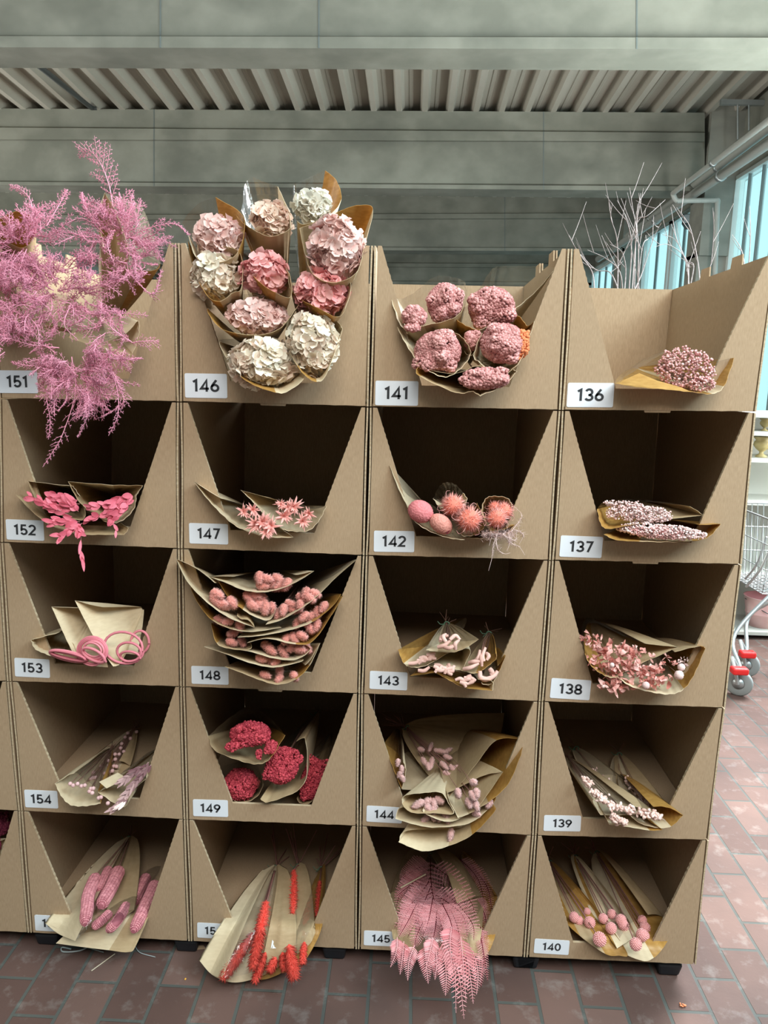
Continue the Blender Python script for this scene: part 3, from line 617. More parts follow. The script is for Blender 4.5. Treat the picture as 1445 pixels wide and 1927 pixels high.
def hairs(bm, O, D, L, r, rs, tint, droop=0.0):
    """thin tapering hairs: three-sided spikes from O along D"""
    n = len(O); D = D/np.linalg.norm(D, axis=1)[:, None]; A = np.cross(D, rs.normal(size=(n, 3))); A /= np.linalg.norm(A, axis=1)[:, None]; B = np.cross(D, A)
    L = np.broadcast_to(L, (n,))[:, None]; tip = O+D*L+np.array([0, 0, -1.0])*droop*L
    V = np.stack([O+A*r, O+(-.5*A+.866*B)*r, O+(-.5*A-.866*B)*r, tip], 1).reshape(-1, 3); i = np.arange(n)*4
    F = np.concatenate([np.stack([i, i+1, i+3], 1), np.stack([i+1, i+2, i+3], 1), np.stack([i+2, i, i+3], 1)])
    bm.add(V, F, 0, np.repeat(np.broadcast_to(tint, (n,)), 4) if not np.isscalar(tint) else tint)
def fluff(b, p, q, r, mt, name='fluffy_head', n=160, hair=.55, hr=.0006, taper=.55, lean=.8, base=.35, core=.72):
    """fluffy egg or plume between crop points p and q (x, y, dy)"""
    A = b.at(*p); rs = b.np; R = b.k(r); bm = MB(); K = 9
    pt = np.array([b.at(*[p[i]+(q[i]-p[i])*f for i in range(3)]) for f in np.linspace(0, 1, K)]); Ln = np.linalg.norm(pt[-1]-pt[0]); X = perp(norm(pt[-1]-pt[0]))
    prof = lambda t: R*(np.sin(math.pi*np.clip(t, .02, .985)**taper))**.7
    ts = np.linspace(0, 1, K); bm.tube(pt, [max(.0004, float(prof(t))*core) for t in ts], n=10, tint=.3)
    t = rs.uniform(0, 1, n); th = rs.uniform(0, 2*math.pi, n); f = t*(K-1); j = np.minimum(f.astype(int), K-2); seg = pt[j+1]-pt[j]; C_ = pt[j]+seg*(f-j)[:, None]; d = seg/np.linalg.norm(seg, axis=1)[:, None]
    X = X-d*(d@X)[:, None]; X /= np.linalg.norm(X, axis=1)[:, None]; Y = np.cross(d, X); rad = X*np.cos(th)[:, None]+Y*np.sin(th)[:, None]; rr = prof(t)
    O = C_+rad*(rr*core*.85)[:, None]; D = rad*1.0+d*lean+rs.normal(size=(n, 3))*.35
    hairs(bm, O, D, R*hair*rs.uniform(.6, 1.3, n), hr, rs, np.clip(base+.5*rs.uniform(0, 1, n)+.2, 0, 1), .1)
    bm.build(name, M[mt], b.root)
    return A
def pincushion(b, x, y, r, mt='pin', n=420, dy=0.0, curls=7):
    c = b.at(x, y, dy); R = b.k(r); rs = b.np; bm = MB(); V, F = ICO[2]; bm.add(c+V*R*.85, F, 0, .15)
    D = rs.normal(size=(n, 3)); hairs(bm, c+D/np.linalg.norm(D, axis=1)[:, None]*R*.68, D, R*rs.uniform(.5, .72, n), R*.04, rs, rs.uniform(.3, 1, n))
    X, Y, Z = frame(c)
    for i in range(curls):
        a = rs.uniform(0, 6.28); e = X*math.cos(a)+Y*math.sin(a); s0 = c+e*R*.6+Z*R*.5
        bm.tube(smooth_path([s0, s0+e*R*.4+Z*R*.35, s0+e*R*.75+np.cross(e, Z)*R*.25, s0+e*R*.6+np.cross(e, Z)*R*.55], 4), R*.022, R*.014, n=4, tint=1.0)
    bm.build('pincushion_head', M[mt], b.root)
def bumpy(b, x, y, rx, ry, mt, rot=0, dy=0.0, name='cone', holes=0, amp=.05, fr=30):
    c = b.at(x, y, dy); X, Y, Z = frame(c); a = math.radians(rot); X, Y = X*math.cos(a)+Y*math.sin(a), Y*math.cos(a)-X*math.sin(a); rs = b.np; V, F = ICO[4]; bm = MB()
    RX, RY = b.k(rx), b.k(ry); w_ = 1+amp*np.sin(V[:, 0]*fr+3*np.sin(V[:, 1]*9))*np.sin(V[:, 1]*fr+2*np.sin(V[:, 2]*8))*np.sin(V[:, 2]*fr*.8+1)
    P = V*w_[:, None]; bm.add(c+P[:, :1]*X*RX+P[:, 1:2]*Y*RY+P[:, 2:]*Z*min(RX, RY), F, 0, np.clip(.55+8*(w_-1)*.5+rs.uniform(-.08, .08, len(V)), 0, 1))
    o = bm.build(name, M[mt], b.root)
    if holes:
        h = MB(); e = c+X*RX*.80+Z*min(RX, RY)*.52-Y*RY*.25
        for i in range(5):
            q = e+(X*math.cos(i*1.3)+Y*math.sin(i*1.3))*RX*.13*(i > 0); h.add(q+ICO[1][0]*RX*.075, ICO[1][1])
        h.build('seed_hole', M['veins'], o if False else b.root)
def star(b, x, y, r, mt='star', n=26, dy=0.0, name='spiky_flower'):
    c = b.at(x, y, dy); rs = b.np; X, Y, Z = frame(c); R = b.k(r); bm = MB()
    for i in range(n):
        a = rs.uniform(0, 6.28); el = rs.uniform(-.1, 1.2); e = (X*math.cos(a)+Y*math.sin(a))*math.cos(el)+Z*math.sin(el); s_ = np.cross(e, Z+.01*X); s_ = norm(s_); u = np.cross(s_, e); L = R*rs.uniform(.7, 1.15); wd = R*.12
        ts = [0, .3, .65, 1]; V = []
        for t in ts:
            q = c+e*L*t+Z*R*.22*math.sin(t*2.6)*rs.uniform(.4, 1); ww = wd*(1-.15*(t < .1))*(1-t**2*.97); V += [q+s_*ww, q+u*ww*.35, q-s_*ww]
        F = [(3*k+j, 3*k+j+1, 3*k+j+4, 3*k+j+3) for k in range(3) for j in range(2)]
        bm.add(V, F, 0, np.repeat(np.linspace(rs.uniform(.1, .5), 1, 4), 3))
    D = rs.normal(size=(14, 3))+Z*1.2; hairs(bm, np.repeat(c[None], 14, 0), D, R*rs.uniform(.6, 1.2, 14), R*.025, rs, .9)
    bm.build(name, M[mt], b.root)
def leaf(bm, p, d, nrm, L, W, tint, bend=.15, mat=0):
    d = norm(d); s_ = norm(np.cross(d, nrm)); u = np.cross(s_, d); V = []
    for t in (0, .2, .45, .7, .9, 1):
        ww = W*math.sin(math.pi*min(1, t*.93+.04))**.8 if t < 1 else 0; q = p+d*L*t+u*bend*L*math.sin(t*3.0); V += [q+s_*ww+u*ww*.25, q, q-s_*ww+u*ww*.25]
    bm.add(V, [(3*k+j, 3*k+j+1, 3*k+j+4, 3*k+j+3) for k in range(5) for j in range(2)], mat, tint)
def leafspray(b, p, q, n=14, L=26, W=7, mt='leaf', name='leaf_spray', spread=.6, stem='pinkstem'):
    A, B = b.at(*p), b.at(*q); rs = b.np; bm = MB(); sg = (B-A); d = norm(sg); Z = TOCAM(A); side = norm(np.cross(d, Z))
    path = smooth_path([A, (A+B)/2+side*b.k(10)*rs.uniform(-1, 1), B], 6); bm.tube(path, .0012, .0008, n=4, mat=1, cap=False)
    for i in range(n):
        t = rs.uniform(.05, 1); o = path[int(t*(len(path)-1))]; sd = side*(1 if i % 2 else -1)*rs.uniform(.1, spread)
        leaf(bm, o+Z*rs.uniform(0, .008), d+sd+Z*rs.uniform(-.15, .35), norm(Z+rs.uniform(-.6, .6, 3)), b.k(L)*rs.uniform(.7, 1.25), b.k(W)*rs.uniform(.7, 1.2), float(rs.uniform(.15, 1)), rs.uniform(-.1, .2))
    bm.build(name, [M[mt], M[stem]], b.root)
def berries(b, pts, r, mt, name='berry', dy=0.0, sub=2, rough=.06, stems=True, mat_='stem', bumps=0):
    V, F = ICO[sub]; tg = []
    for q in pts:
        x, y = q[:2]; rr = q[2] if len(q) > 2 else r; c = b.at(x, y, (q[3] if len(q) > 3 else 0)+dy); bm = MB(); R = b.k(rr); rs = b.np; w_ = 1+rough*np.sin(V[:, 0]*9+x)*np.sin(V[:, 1]*8+y)*np.sin(V[:, 2]*10)
        if bumps:
            bm.add(c+V*R*.94*w_[:, None], F, 0, .25); n = bumps; i = np.arange(n)+.5; ph = np.arccos(1-2*i/n); th = math.pi*(1+5**.5)*i; U_ = np.stack([np.cos(th)*np.sin(ph), np.sin(th)*np.sin(ph), np.cos(ph)], 1)
            W, G = ICO[0]
            for u in U_: bm.add(c+u*R*.95+W*R*.105*rs.uniform(.8, 1.2), G, 0, float(rs.uniform(.5, 1)))
        else: bm.add(c+V*R*w_[:, None], F, 0, np.clip(.6+rs.uniform(-.2, .3)+(w_-1)*4, 0, 1))
        bm.build(name, M[mt], b.root); tg.append(c)
    if stems: b.stems(tg, mat_, .0012)
    return tg
def cob(b, P, r, mt='cob', name='corn_cob', rows=11):
    pts = smooth_path([b.at(*p) for p in P], 10); rs = b.np; R = b.k(r); n = len(pts); bm = MB(); L = np.concatenate([[0], np.cumsum(np.linalg.norm(np.diff(pts, axis=0), axis=1))]); LL = L[-1]
    prof = lambda t: R*(min(1, (t/.10)+.35)**.5 if t < .1 else 1)*(1-.12*t)*(1 if t < .88 else max(.15, (1-((t-.88)/.12)**2))**.5)
    bm.tube(pts, [prof(l/LL)*.9 for l in L], n=14, tint=.1)
    step = R*.30; m = int(LL/step); W, G = ICO[1]
    for i in range(m):
        t = (i+.5)/m; q = np.array([np.interp(t*LL, L, pts[:, j]) for j in range(3)]); j = min(n-2, int(t*(n-1))); d = norm(pts[j+1]-pts[j]); X = perp(d); Y = np.cross(d, X); rr = prof(t)
        for k in range(rows):
            a = 2*math.pi*(k+.04*i)/rows+rs.uniform(-.03, .03); e = X*math.cos(a)+Y*math.sin(a); f = np.cross(d, e)
            V = q+e*rr*.93+W[:, :1]*e*rr*.13+W[:, 1:2]*f*rr*.30+W[:, 2:]*d*step*.50; bm.add(V, G, 0, float(rs.uniform(.35, 1)))
    bm.build(name, M[mt], b.root)
def frond(b, P, width, mt='fern', name='fern_frond', lvl2=True, n=22, curl=.0, rachis='fern', lift=0.0):
    """tapering fern frond: a rachis with paired, toothed pinnae"""
    pts = smooth_path([b.at(*p) for p in P], 10); rs = b.np; bm = MB(); Z = TOCAM(pts[0]); Wd = b.k(width); m = len(pts); bm.tube(pts, .0016, .0006, n=4, mat=1, cap=False)
    T0 = rs.uniform(.25, .55)
    for i in range(n):
        t = .06+.94*(i/n); f = t*(m-1); j = min(m-2, int(f)); o = pts[j]+(pts[j+1]-pts[j])*(f-j); d = norm(pts[j+1]-pts[j]); s_ = norm(np.cross(d, Z)); L = Wd*(1-t)**.75*(.55+.45*min(1, t/.15))
        for sg in (1, -1):
            e = norm(s_*sg+d*.45+Z*rs.uniform(-.12, .18)); k_ = max(3, int(L/.0042)); sp = []
            if not lvl2:
                leaf(bm, o, e+d*.1, Z+.3*s_, L*1.05, min(.0026, L*.08), float(np.clip(T0+rs.uniform(-.2, .45), 0, 1)), -.06); continue
            tip = o+e*L+d*L*.15; tn = float(np.clip(T0+rs.uniform(-.1, .35), 0, 1)); bm.tube([o, tip], .0005, .0003, n=3, cap=False, tint=tn)
            for q in range(k_):
                u = (q+.5)/k_; c = o+(tip-o)*u; l = min(.0075, L*.2)*(1-u*.7); pd = norm(np.cross(e, Z))
                for sg2 in (1, -1):
                    dd = norm(pd*sg2+e*.5); A = c; B = c+dd*l; w_ = .0017
                    bm.add([A-e*w_, A+e*w_, B, A+Z*w_*.8], [(0, 1, 3), (1, 2, 3), (2, 0, 3)], 0, tn+.15*(u))
    bm.build(name, [M[mt], M[rachis]], b.root)
# ------------------------------------------------------------------ the bunches, carton by carton
def zfloor(k): return BASE+(4-k)*H+.035
def bag(crop, label, group, rim, apex, yc=-.04, tilt=.5, k=None, nm='bouquet', **kw):
    """apex: crop x, y[, Y]; without Y the tied end rests on the floor of carton row k; tilt 'long' makes the mouth and the tied end share a plane"""
    c = CROP[crop]
    if len(apex) < 3:
        Y = at_z(c[0]+apex[0]/c[2], c[1]+apex[1]/c[2], zfloor(k))[1]; apex = (apex[0], apex[1], min(.62, max(.12, Y)) if Y > 0 else .6)
    if tilt == 'long':
        A_, B_ = node(0, k+1), node(4, k+1); xs = c[0]+np.mean([r[0] for r in rim])/c[2]; w_ = at(xs, 1200+100*k, 0); f_ = (w_[0]-A_[0])/(B_[0]-A_[0]); zb = A_[2]+(B_[2]-A_[2])*f_+.143*H
        q = np.array([w_[0], 0, zb])-CAM; ys = 963.5-F_PX*(q@UP)/(q@FWD); tilt = (ys-2, -.017, c[1]+apex[1]/c[2], apex[2])
    return Bag(crop, nm, label, group, yc, tilt, rim, apex, **kw)
# --- carton 146: ten wrapped hydrangeas
g = 'wrapped hydrangeas in carton 146'; hy = dict(nm='hydrangea_bouquet', wr=.0018)
def hyd(label, rim, apex, yc, head, tilt=.5, **kw):
    rim = [(*r, -.03) if r[2][-1] in 'wta' and r[1] > head[1]+head[3]*.4 else r for r in rim]
    b = bag('B', label, g, rim, apex, yc, tilt, **hy); x, y, rx, ry, mt = head; c = hydrangea(b, x, y, rx, ry, mt, dy=kw.pop('dy', .0)+.012, **kw); b.stems([c], 'stem', .004); return b
hyd('white hydrangea in the topmost wrap of carton 146, amber corner pointing up', [(820, 200, 'c'), (850, 430, 't'), (960, 440, 't'), (1080, 385, 'w'), (1157, 280, 'a'), (1125, 150, 'a'), (1045, 75, 'Sc'), (900, 140, 'c')], (900, 900, .35), .12, (965, 325, 112, 95, 'hyd_white'), n=80)
hyd('cream and pink hydrangea under a tall peaked clear film, top of carton 146', [(425, 395, 'Sa'), (480, 450, 't'), (570, 505, 't'), (660, 538, 't'), (750, 515, 't'), (805, 480, 'Sw'), (790, 360, 'w'), (715, 188, 'Sc'), (600, 150, 'c'), (530, 125, 'c'), (480, 190, 'c'), (465, 330, 'c')], (720, 1000, .35), .07, (670, 425, 130, 112, 'hyd_blush'), n=85)
hyd('pale pink hydrangea at the upper left of carton 146 with an amber flap', [(90, 530, 'w'), (150, 690, 't'), (300, 720, 't'), (440, 640, 'a'), (475, 400, 'a'), (280, 262, 'Sc'), (160, 310, 'c'), (50, 440, 'c')], (400, 1000, .35), .04, (300, 540, 160, 135, 'hyd_pale'), n=90)
hyd('large blush pink hydrangea at the upper right of carton 146, widest head', [(865, 480, 'St'), (900, 650, 't'), (960, 800, 't'), (1100, 860, 't'), (1262, 790, 'w'), (1320, 600, 'w'), (1378, 350, 'a'), (1290, 318, 'a'), (1180, 345, 'a'), (1040, 415, 'St')], (1050, 1150, .35), .02, (1120, 620, 190, 205, 'hyd_pale'), n=150, dy=-.03)
hyd('cream hydrangea on the left side of carton 146 against the slanted cut', [(88, 570, 'a'), (142, 800, 'a'), (222, 950, 'a'), (310, 990, 't'), (400, 930, 't'), (462, 890, 't'), (450, 650, 't'), (262, 600, 'c'), (150, 640, 'c')], (430, 1150, .3), -.01, (275, 820, 155, 150, 'hyd_cream'), n=95)
hyd('bright pink hydrangea in the middle of carton 146 behind an amber flap', [(425, 680, 'c'), (480, 745, 'Sa'), (590, 860, 'a'), (700, 930, 't'), (805, 958, 't'), (795, 800, 't'), (700, 690, 'c'), (560, 640, 'c')], (650, 1250, .32), -.01, (620, 800, 165, 135, 'hyd_pink'), n=95)
hyd('hot pink hydrangea on the right of carton 146 below the widest head', [(795, 790, 't'), (800, 900, 'a'), (880, 980, 'a'), (1000, 1040, 'a'), (1125, 1098, 't'), (1185, 1040, 'w'), (1215, 850, 'c'), (1000, 780, 'c'), (880, 780, 'c')], (950, 1300, .3), -.03, (1020, 930, 185, 145, 'hyd_pink'), n=110)
hyd('pale pink hydrangea low on the left of carton 146 with rounded petals', [(222, 1040, 'a'), (300, 1165, 'a'), (420, 1212, 't'), (600, 1222, 't'), (740, 1170, 't'), (850, 1030, 't'), (875, 985, 'Sc'), (700, 960, 'c'), (460, 940, 'c'), (350, 1010, 'c')], (610, 1330, .3), -.045, (570, 1100, 205, 105, 'hyd_pale'), n=100)
hyd('cream hydrangea at the lower right of carton 146 in an upright oval wrap', [(790, 1100, 't'), (770, 1270, 't'), (850, 1440, 'a'), (920, 1520, 'a'), (985, 1550, 'w'), (1050, 1505, 'w'), (1152, 1230, 'w'), (1155, 1160, 't'), (1050, 1060, 't'), (960, 1010, 'Sc'), (880, 1030, 'c')], (950, 1350, .3), -.075, (955, 1290, 175, 215, 'hyd_cream'), n=130, dy=-.02)
hyd('white and cream hydrangea hanging out over the sill of carton 146', [(305, 1270, 'w'), (370, 1410, 'w'), (450, 1510, 'a'), (560, 1580, 'a'), (700, 1625, 'w'), (775, 1622, 'w'), (895, 1530, 't'), (860, 1440, 'c'), (760, 1300, 'c'), (550, 1245, 'c'), (400, 1250, 'c')], (600, 1380, .3), -.095, (610, 1420, 250, 165, 'hyd_cream'), n=150, dy=-.02)
# --- carton 141: rice flowers
g = 'dusty pink wraps in carton 141'
def ric(label, rim, apex, yc, heads, tilt=.5, mt='rice'):
    b = bag('C', label, g, rim, apex, yc, tilt, nm='rice_flower_bouquet')
    for h in heads: blobs(b, h[0], h[1], h[2], h[3], h[5] if len(h) > 5 else mt, int(h[4]*1.15), .0041, .75, .4, jitter=.06, name='flower_cluster')
    b.stems([b.at(h[0], h[1], .03) for h in heads], 'stem', .003); return b
ric('dusty pink buds in the upper right wrap of carton 141 with a pointed cream edge', [(600, 580, 'Sa'), (690, 640, 'a'), (790, 668, 'w'), (900, 612, 'w'), (1050, 512, 'w'), (1200, 380, 'w'), (1320, 235, 'Sc'), (1150, 228, 'c'), (950, 225, 'c'), (870, 250, 'c'), (780, 390, 'c'), (690, 510, 'c')], (800, 900, .35), .03, [(870, 515, 185, 160, 1000)])
ric('two dusty pink heads in the upper left wrap of carton 141', [(135, 340, 'Sw'), (190, 520, 'w'), (250, 650, 'w'), (400, 640, 't'), (600, 590, 't'), (680, 500, 'c'), (690, 350, 'c'), (600, 302, 'c'), (470, 300, 'c'), (330, 410, 'c'), (210, 450, 'c')], (550, 900, .35), .0, [(545, 485, 142, 158, 900), (330, 580, 92, 88, 420), (320, 655, 60, 30, 90)])
ric('half hidden dusty pink head in the centre of carton 141 between two wraps', [(650, 700, 'c'), (680, 820, 't'), (740, 840, 't'), (800, 700, 't'), (740, 670, 'c')], (720, 900, .3), -.01, [(735, 745, 65, 80, 320)])
ric('dusty pink head in the round kraft wrap at the left of carton 141', [(210, 648, 'Sw'), (262, 750, 'w'), (340, 870, 'w'), (440, 960, 'w'), (550, 1000, 'w'), (650, 945, 'w'), (725, 840, 't'), (690, 750, 't'), (620, 690, 't'), (500, 665, 'c'), (350, 622, 'c')], (560, 870, .3), -.05, [(495, 820, 190, 160, 1300)])
ric('dusty pink and orange head in the right-hand wrap of carton 141', [(805, 690, 'w'), (745, 850, 'w'), (790, 900, 'w'), (900, 1000, 't'), (1040, 925, 'w'), (1110, 800, 'w'), (1172, 605, 'Sa'), (1120, 640, 'a'), (1050, 570, 'c'), (900, 600, 'c')], (900, 880, .3), -.05, [(950, 765, 185, 160, 1300), (1085, 770, 55, 110, 200, 'rice_orange')])
ric('dusty pink head in the lowest wrap of carton 141 over the sill', [(350, 930, 'Sa'), (365, 990, 't'), (620, 1108, 't'), (735, 1098, 'St'), (790, 1130, 'Sw'), (950, 1062, 'w'), (1048, 960, 'Sw'), (1000, 945, 't'), (900, 1000, 't'), (780, 920, 't'), (600, 975, 't')], (780, 960, .3), -.085, [(830, 1010, 190, 88, 700)], tilt=.3)
# --- carton 136: one baby's breath wrap
b = bag('D', 'single wrap of tiny pink blossoms lying alone in carton 136', '', [(420, 1005, 'Sa'), (560, 1030, 'a'), (760, 1045, 'a'), (960, 1066, 'a'), (1070, 1075, 'w'), (1150, 1025, 'a'), (1220, 832, 'Sc'), (1080, 858, 'c'), (980, 790, 'c'), (880, 760, 'c'), (780, 785, 'c'), (600, 890, 'c')], (560, 900, .45), -.035, .55, nm='gypsophila_bouquet')
blobs(b, 880, 905, 200, 150, 'gyp', 640, .0031, .5, .3, solid=False, stems=70, jitter=.35, name='blossom_cloud', dy=.01); blobs(b, 1000, 1010, 90, 55, 'gyp', 170, .0028, .5, .3, solid=False, stems=20, jitter=.3, name='blossom_cloud')
mb = MB(); mb.grid(np.array([[b.at(470, 985, -.02), b.at(580, 935, -.03), b.at(700, 985, -.04), b.at(860, 1030, -.05)], [b.at(440, 1008, -.02), b.at(570, 1020, -.05), b.at(730, 1042, -.06), b.at(930, 1062, -.06)]])); mb.build('folded_flap', M['a'], b.root)
# --- carton 152: pink leaf sprays
g = 'pink leaf wraps in carton 152'
b = bag('E', 'flat wrap of pink leaves at the bottom of carton 152, a spray hanging out', g, [(125, 790, 'St'), (250, 920, 't'), (400, 1030, 't'), (600, 1095, 't'), (760, 1100, 't'), (968, 1100, 'St'), (985, 1040, 'c'), (760, 1020, 'c'), (560, 930, 'c'), (330, 880, 'c')], (620, 850, .4), -.075, .45, nm='leaf_bouquet')
for p, q, n in (((560, 960), (220, 800), 12), ((620, 1000), (400, 1010), 14), ((640, 1010), (470, 1110), 10), ((600, 1020), (620, 1090), 9)): leafspray(b, (*p, -.01), (*q, -.02), n+5, 84, 19)
leafspray(b, (630, 1080, -.02), (640, 1330, -.02), 5, 110, 15, name='hanging_leaf_spray', spread=.2); leafspray(b, (880, 1010, -.02), (905, 1080, -.02), 2, 60, 14)
b = bag('E', 'wrap of pink leaves at the back left of carton 152', g, [(215, 682, 'St'), (300, 860, 't'), (450, 945, 't'), (640, 985, 't'), (660, 880, 'c'), (620, 800, 'w'), (570, 722, 'Sw')], (560, 760, .45), -.045, .45, nm='leaf_bouquet')
for p, q, n in (((620, 860), (330, 880), 14), ((600, 830), (400, 800), 10), ((560, 900), (420, 900), 14), ((610, 920), (520, 850), 10)): leafspray(b, (*p, -.0), (*q, -.015), n+6, 80, 20)
b = bag('E', 'wrap of pink leaves at the right of carton 152 with a tall paper corner', g, [(527, 686, 'St'), (620, 850, 't'), (760, 960, 't'), (850, 1010, 'w'), (950, 990, 'w'), (1040, 900, 'w'), (1062, 790, 'Sw'), (1112, 715, 'St'), (880, 712, 'w')], (900, 800, .45), -.05, .45, nm='leaf_bouquet')
for p, q, n in (((1030, 800), (830, 900), 16), ((1040, 830), (860, 980), 14), ((980, 800), (880, 860), 12), ((1000, 900), (690, 960), 12), ((1020, 880), (700, 880), 4)): leafspray(b, (*p, .0), (*q, -.012), n+6, 84, 22)
# --- carton 147: spiky coral flowers
g = 'spiky flower wraps in carton 147'
b = bag('F', 'long cream wrap of coral spiky flowers at the left of carton 147', g, [(138, 652, 'Sw'), (220, 760, 'w'), (330, 880, 'w'), (450, 980, 'w'), (600, 1040, 'w'), (720, 1060, 'w'), (870, 1060, 'Sw'), (750, 970, 'c'), (600, 825, 'c'), (500, 825, 'c'), (340, 775, 'w')], (560, 850, .45), -.06, .4, nm='spiky_flower_bouquet')
for x, y, r in ((570, 860, 60), (590, 960, 75), (640, 950, 85), (700, 980, 75), (665, 1015, 60), (500, 870, 60)): star(b, x, y, r*1.15, dy=-.01)
b = bag('F', 'cream wrap of coral spiky flowers at the right of carton 147', g, [(482, 713, 'Sw'), (570, 800, 'w'), (680, 920, 'w'), (760, 990, 'w'), (860, 1015, 'w'), (980, 1010, 'w'), (1060, 930, 'w'), (1110, 830, 'Sc'), (1010, 850, 'c'), (920, 810, 'c'), (780, 782, 'c'), (700, 770, 'w')], (840, 830, .45), -.04, .4, nm='spiky_flower_bouquet')
for x, y, r in ((870, 835, 70), (800, 905, 75), (935, 940, 65), (830, 840, 60), (775, 815, 50), (980, 885, 55)): star(b, x, y, r*1.15, dy=-.01)
# --- carton 142: cones and pincushions
g = 'cone and pincushion wraps in carton 142'
b = bag('G', 'wrap with a round pink cone and a salmon seed cone, left of carton 142', g, [(168, 492, 'Sw'), (232, 660, 'w'), (302, 800, 'w'), (352, 900, 'w'), (450, 970, 'w'), (600, 1025, 'w'), (722, 1040, 'Sc'), (620, 930, 'c'), (480, 780, 'c'), (300, 710, 'c')], (500, 860, .45), -.05, .4, nm='cone_bouquet')
bumpy(b, 395, 830, 95, 82, 'cone', -25, name='round_cone', amp=.06, fr=48); bumpy(b, 545, 922, 92, 66, 'cone_orange', -35, name='seed_cone', holes=1, amp=.06, fr=52)
b = bag('G', 'fuzzy coral ball under a domed clear film in carton 142, highest of all', g, [(488, 735, 'Sw'), (540, 810, 't'), (600, 860, 'c'), (680, 850, 'w'), (742, 740, 'Sw'), (710, 692, 'Sc'), (650, 630, 'c'), (580, 616, 'c'), (530, 650, 'c')], (640, 800, .4), -.01, .4, nm='pincushion_bouquet'); pincushion(b, 632, 785, 82, dy=-.01)
b = bag('G', 'fuzzy orange coral ball in the middle of carton 142 with an amber edge', g, [(668, 880, 'c'), (690, 1000, 'w'), (780, 1005, 'a'), (860, 950, 'a'), (866, 880, 'a'), (810, 768, 'Sc'), (740, 780, 'c')], (780, 860, .4), -.055, .4, nm='pincushion_bouquet'); pincushion(b, 752, 890, 92, dy=-.02)
b = bag('G', 'three fuzzy pink balls in the right-hand kraft cone of carton 142', g, [(845, 830, 't'), (870, 740, 't'), (930, 716, 't'), (1035, 732, 'w'), (1070, 800, 'c'), (1060, 870, 'c'), (970, 985, 'a'), (900, 970, 't')], (960, 830, .4), -.055, .4, nm='pincushion_bouquet')
for x, y, r, d in ((1010, 828, 68, .02), (940, 800, 52, .03), (955, 882, 74, -.02)): pincushion(b, x, y, r, dy=d, n=360)
b = bag('G', 'flat wrap of wispy pale feather grass under the balls of carton 142', g, [(735, 1026, 'St'), (860, 1032, 't'), (960, 1032, 'a'), (1035, 990, 'a'), (1085, 928, 'Sa'), (1000, 965, 't'), (850, 990, 'w')], (900, 930, .4), -.06, .3, nm='feather_grass_bouquet')
for P in (((960, 990), (930, 1080), (920, 1170), (895, 1265)), ((950, 1000), (960, 1100), (1010, 1140), (1055, 1135)), ((1000, 990), (1060, 1060), (1120, 1090), (1162, 1150)), ((1040, 990), (1050, 1060), (1030, 1120)), ((1060, 980), (1120, 900), (1138, 850), (1080, 790)), ((1080, 960), (1150, 1000), (1120, 1070)), ((860, 1000), (920, 990), (900, 1080)), ((1000, 1000), (1090, 1040), (1100, 960))):
    pts = smooth_path([b.at(x, y, -.03) for x, y in P], 8); bm = MB(); bm.tube(pts, .0009, .0003, n=4); n = 60
    t = b.np.uniform(0, .6, n); O = pts[(t*(len(pts)-1)).astype(int)]; D = b.np.normal(size=(n, 3))+np.array([0, 0, -.6]); hairs(bm, O, D, b.np.uniform(.006, .02, n), .0004, b.np, .8); bm.build('grass_feather', M['feather'], b.root)
bm = MB(); n = 500; D = b.np.normal(size=(n, 3)); O = np.array([b.at(x, 1000+b.np.normal()*16, -.025) for x in b.np.uniform(850, 1090, n)]); hairs(bm, O, D, b.np.uniform(.008, .02, n), .0004, b.np, .7); bm.build('grass_fluff', M['feather'], b.root)
# --- carton 137
g = 'pale blossom wraps in carton 137'
b = bag('H', 'upper wrap of tiny whitish pink blossoms in carton 137, amber left fold', g, [(325, 690, 'Sa'), (350, 790, 'a'), (400, 820, 'a'), (500, 803, 'a'), (650, 778, 't'), (800, 756, 't'), (1025, 730, 'St'), (930, 672, 'c'), (800, 656, 'c'), (620, 640, 'c'), (450, 632, 'c'), (360, 650, 'c')], (600, 640, .45), -.03, .55, nm='gypsophila_bouquet')
blobs(b, 600, 722, 225, 62, 'gyp_white', 900, .0025, .4, .3, solid=False, jitter=.15, name='blossom_cloud', stems=30); blobs(b, 500, 660, 150, 28, 'gyp_white', 200, .0023, .4, .3, solid=False, jitter=.1, name='blossom_cloud')
b = bag('H', 'lower wrap of tiny pink blossoms resting on the sill of carton 137', g, [(370, 856, 'Sa'), (450, 892, 'a'), (600, 902, 't'), (800, 906, 't'), (960, 900, 'a'), (1060, 870, 'a'), (1138, 786, 'Sa'), (1000, 792, 'c'), (800, 768, 'c'), (600, 772, 'c'), (440, 832, 'c')], (700, 760, .45), -.065, .5, nm='gypsophila_bouquet')
blobs(b, 740, 838, 315, 50, 'gyp_white', 1000, .0026, .35, .3, solid=False, jitter=.08, name='blossom_cloud', stems=30); blobs(b, 700, 845, 200, 42, 'gyp', 500, .0020, .4, .3, solid=False, jitter=.08, name='blossom_cloud')
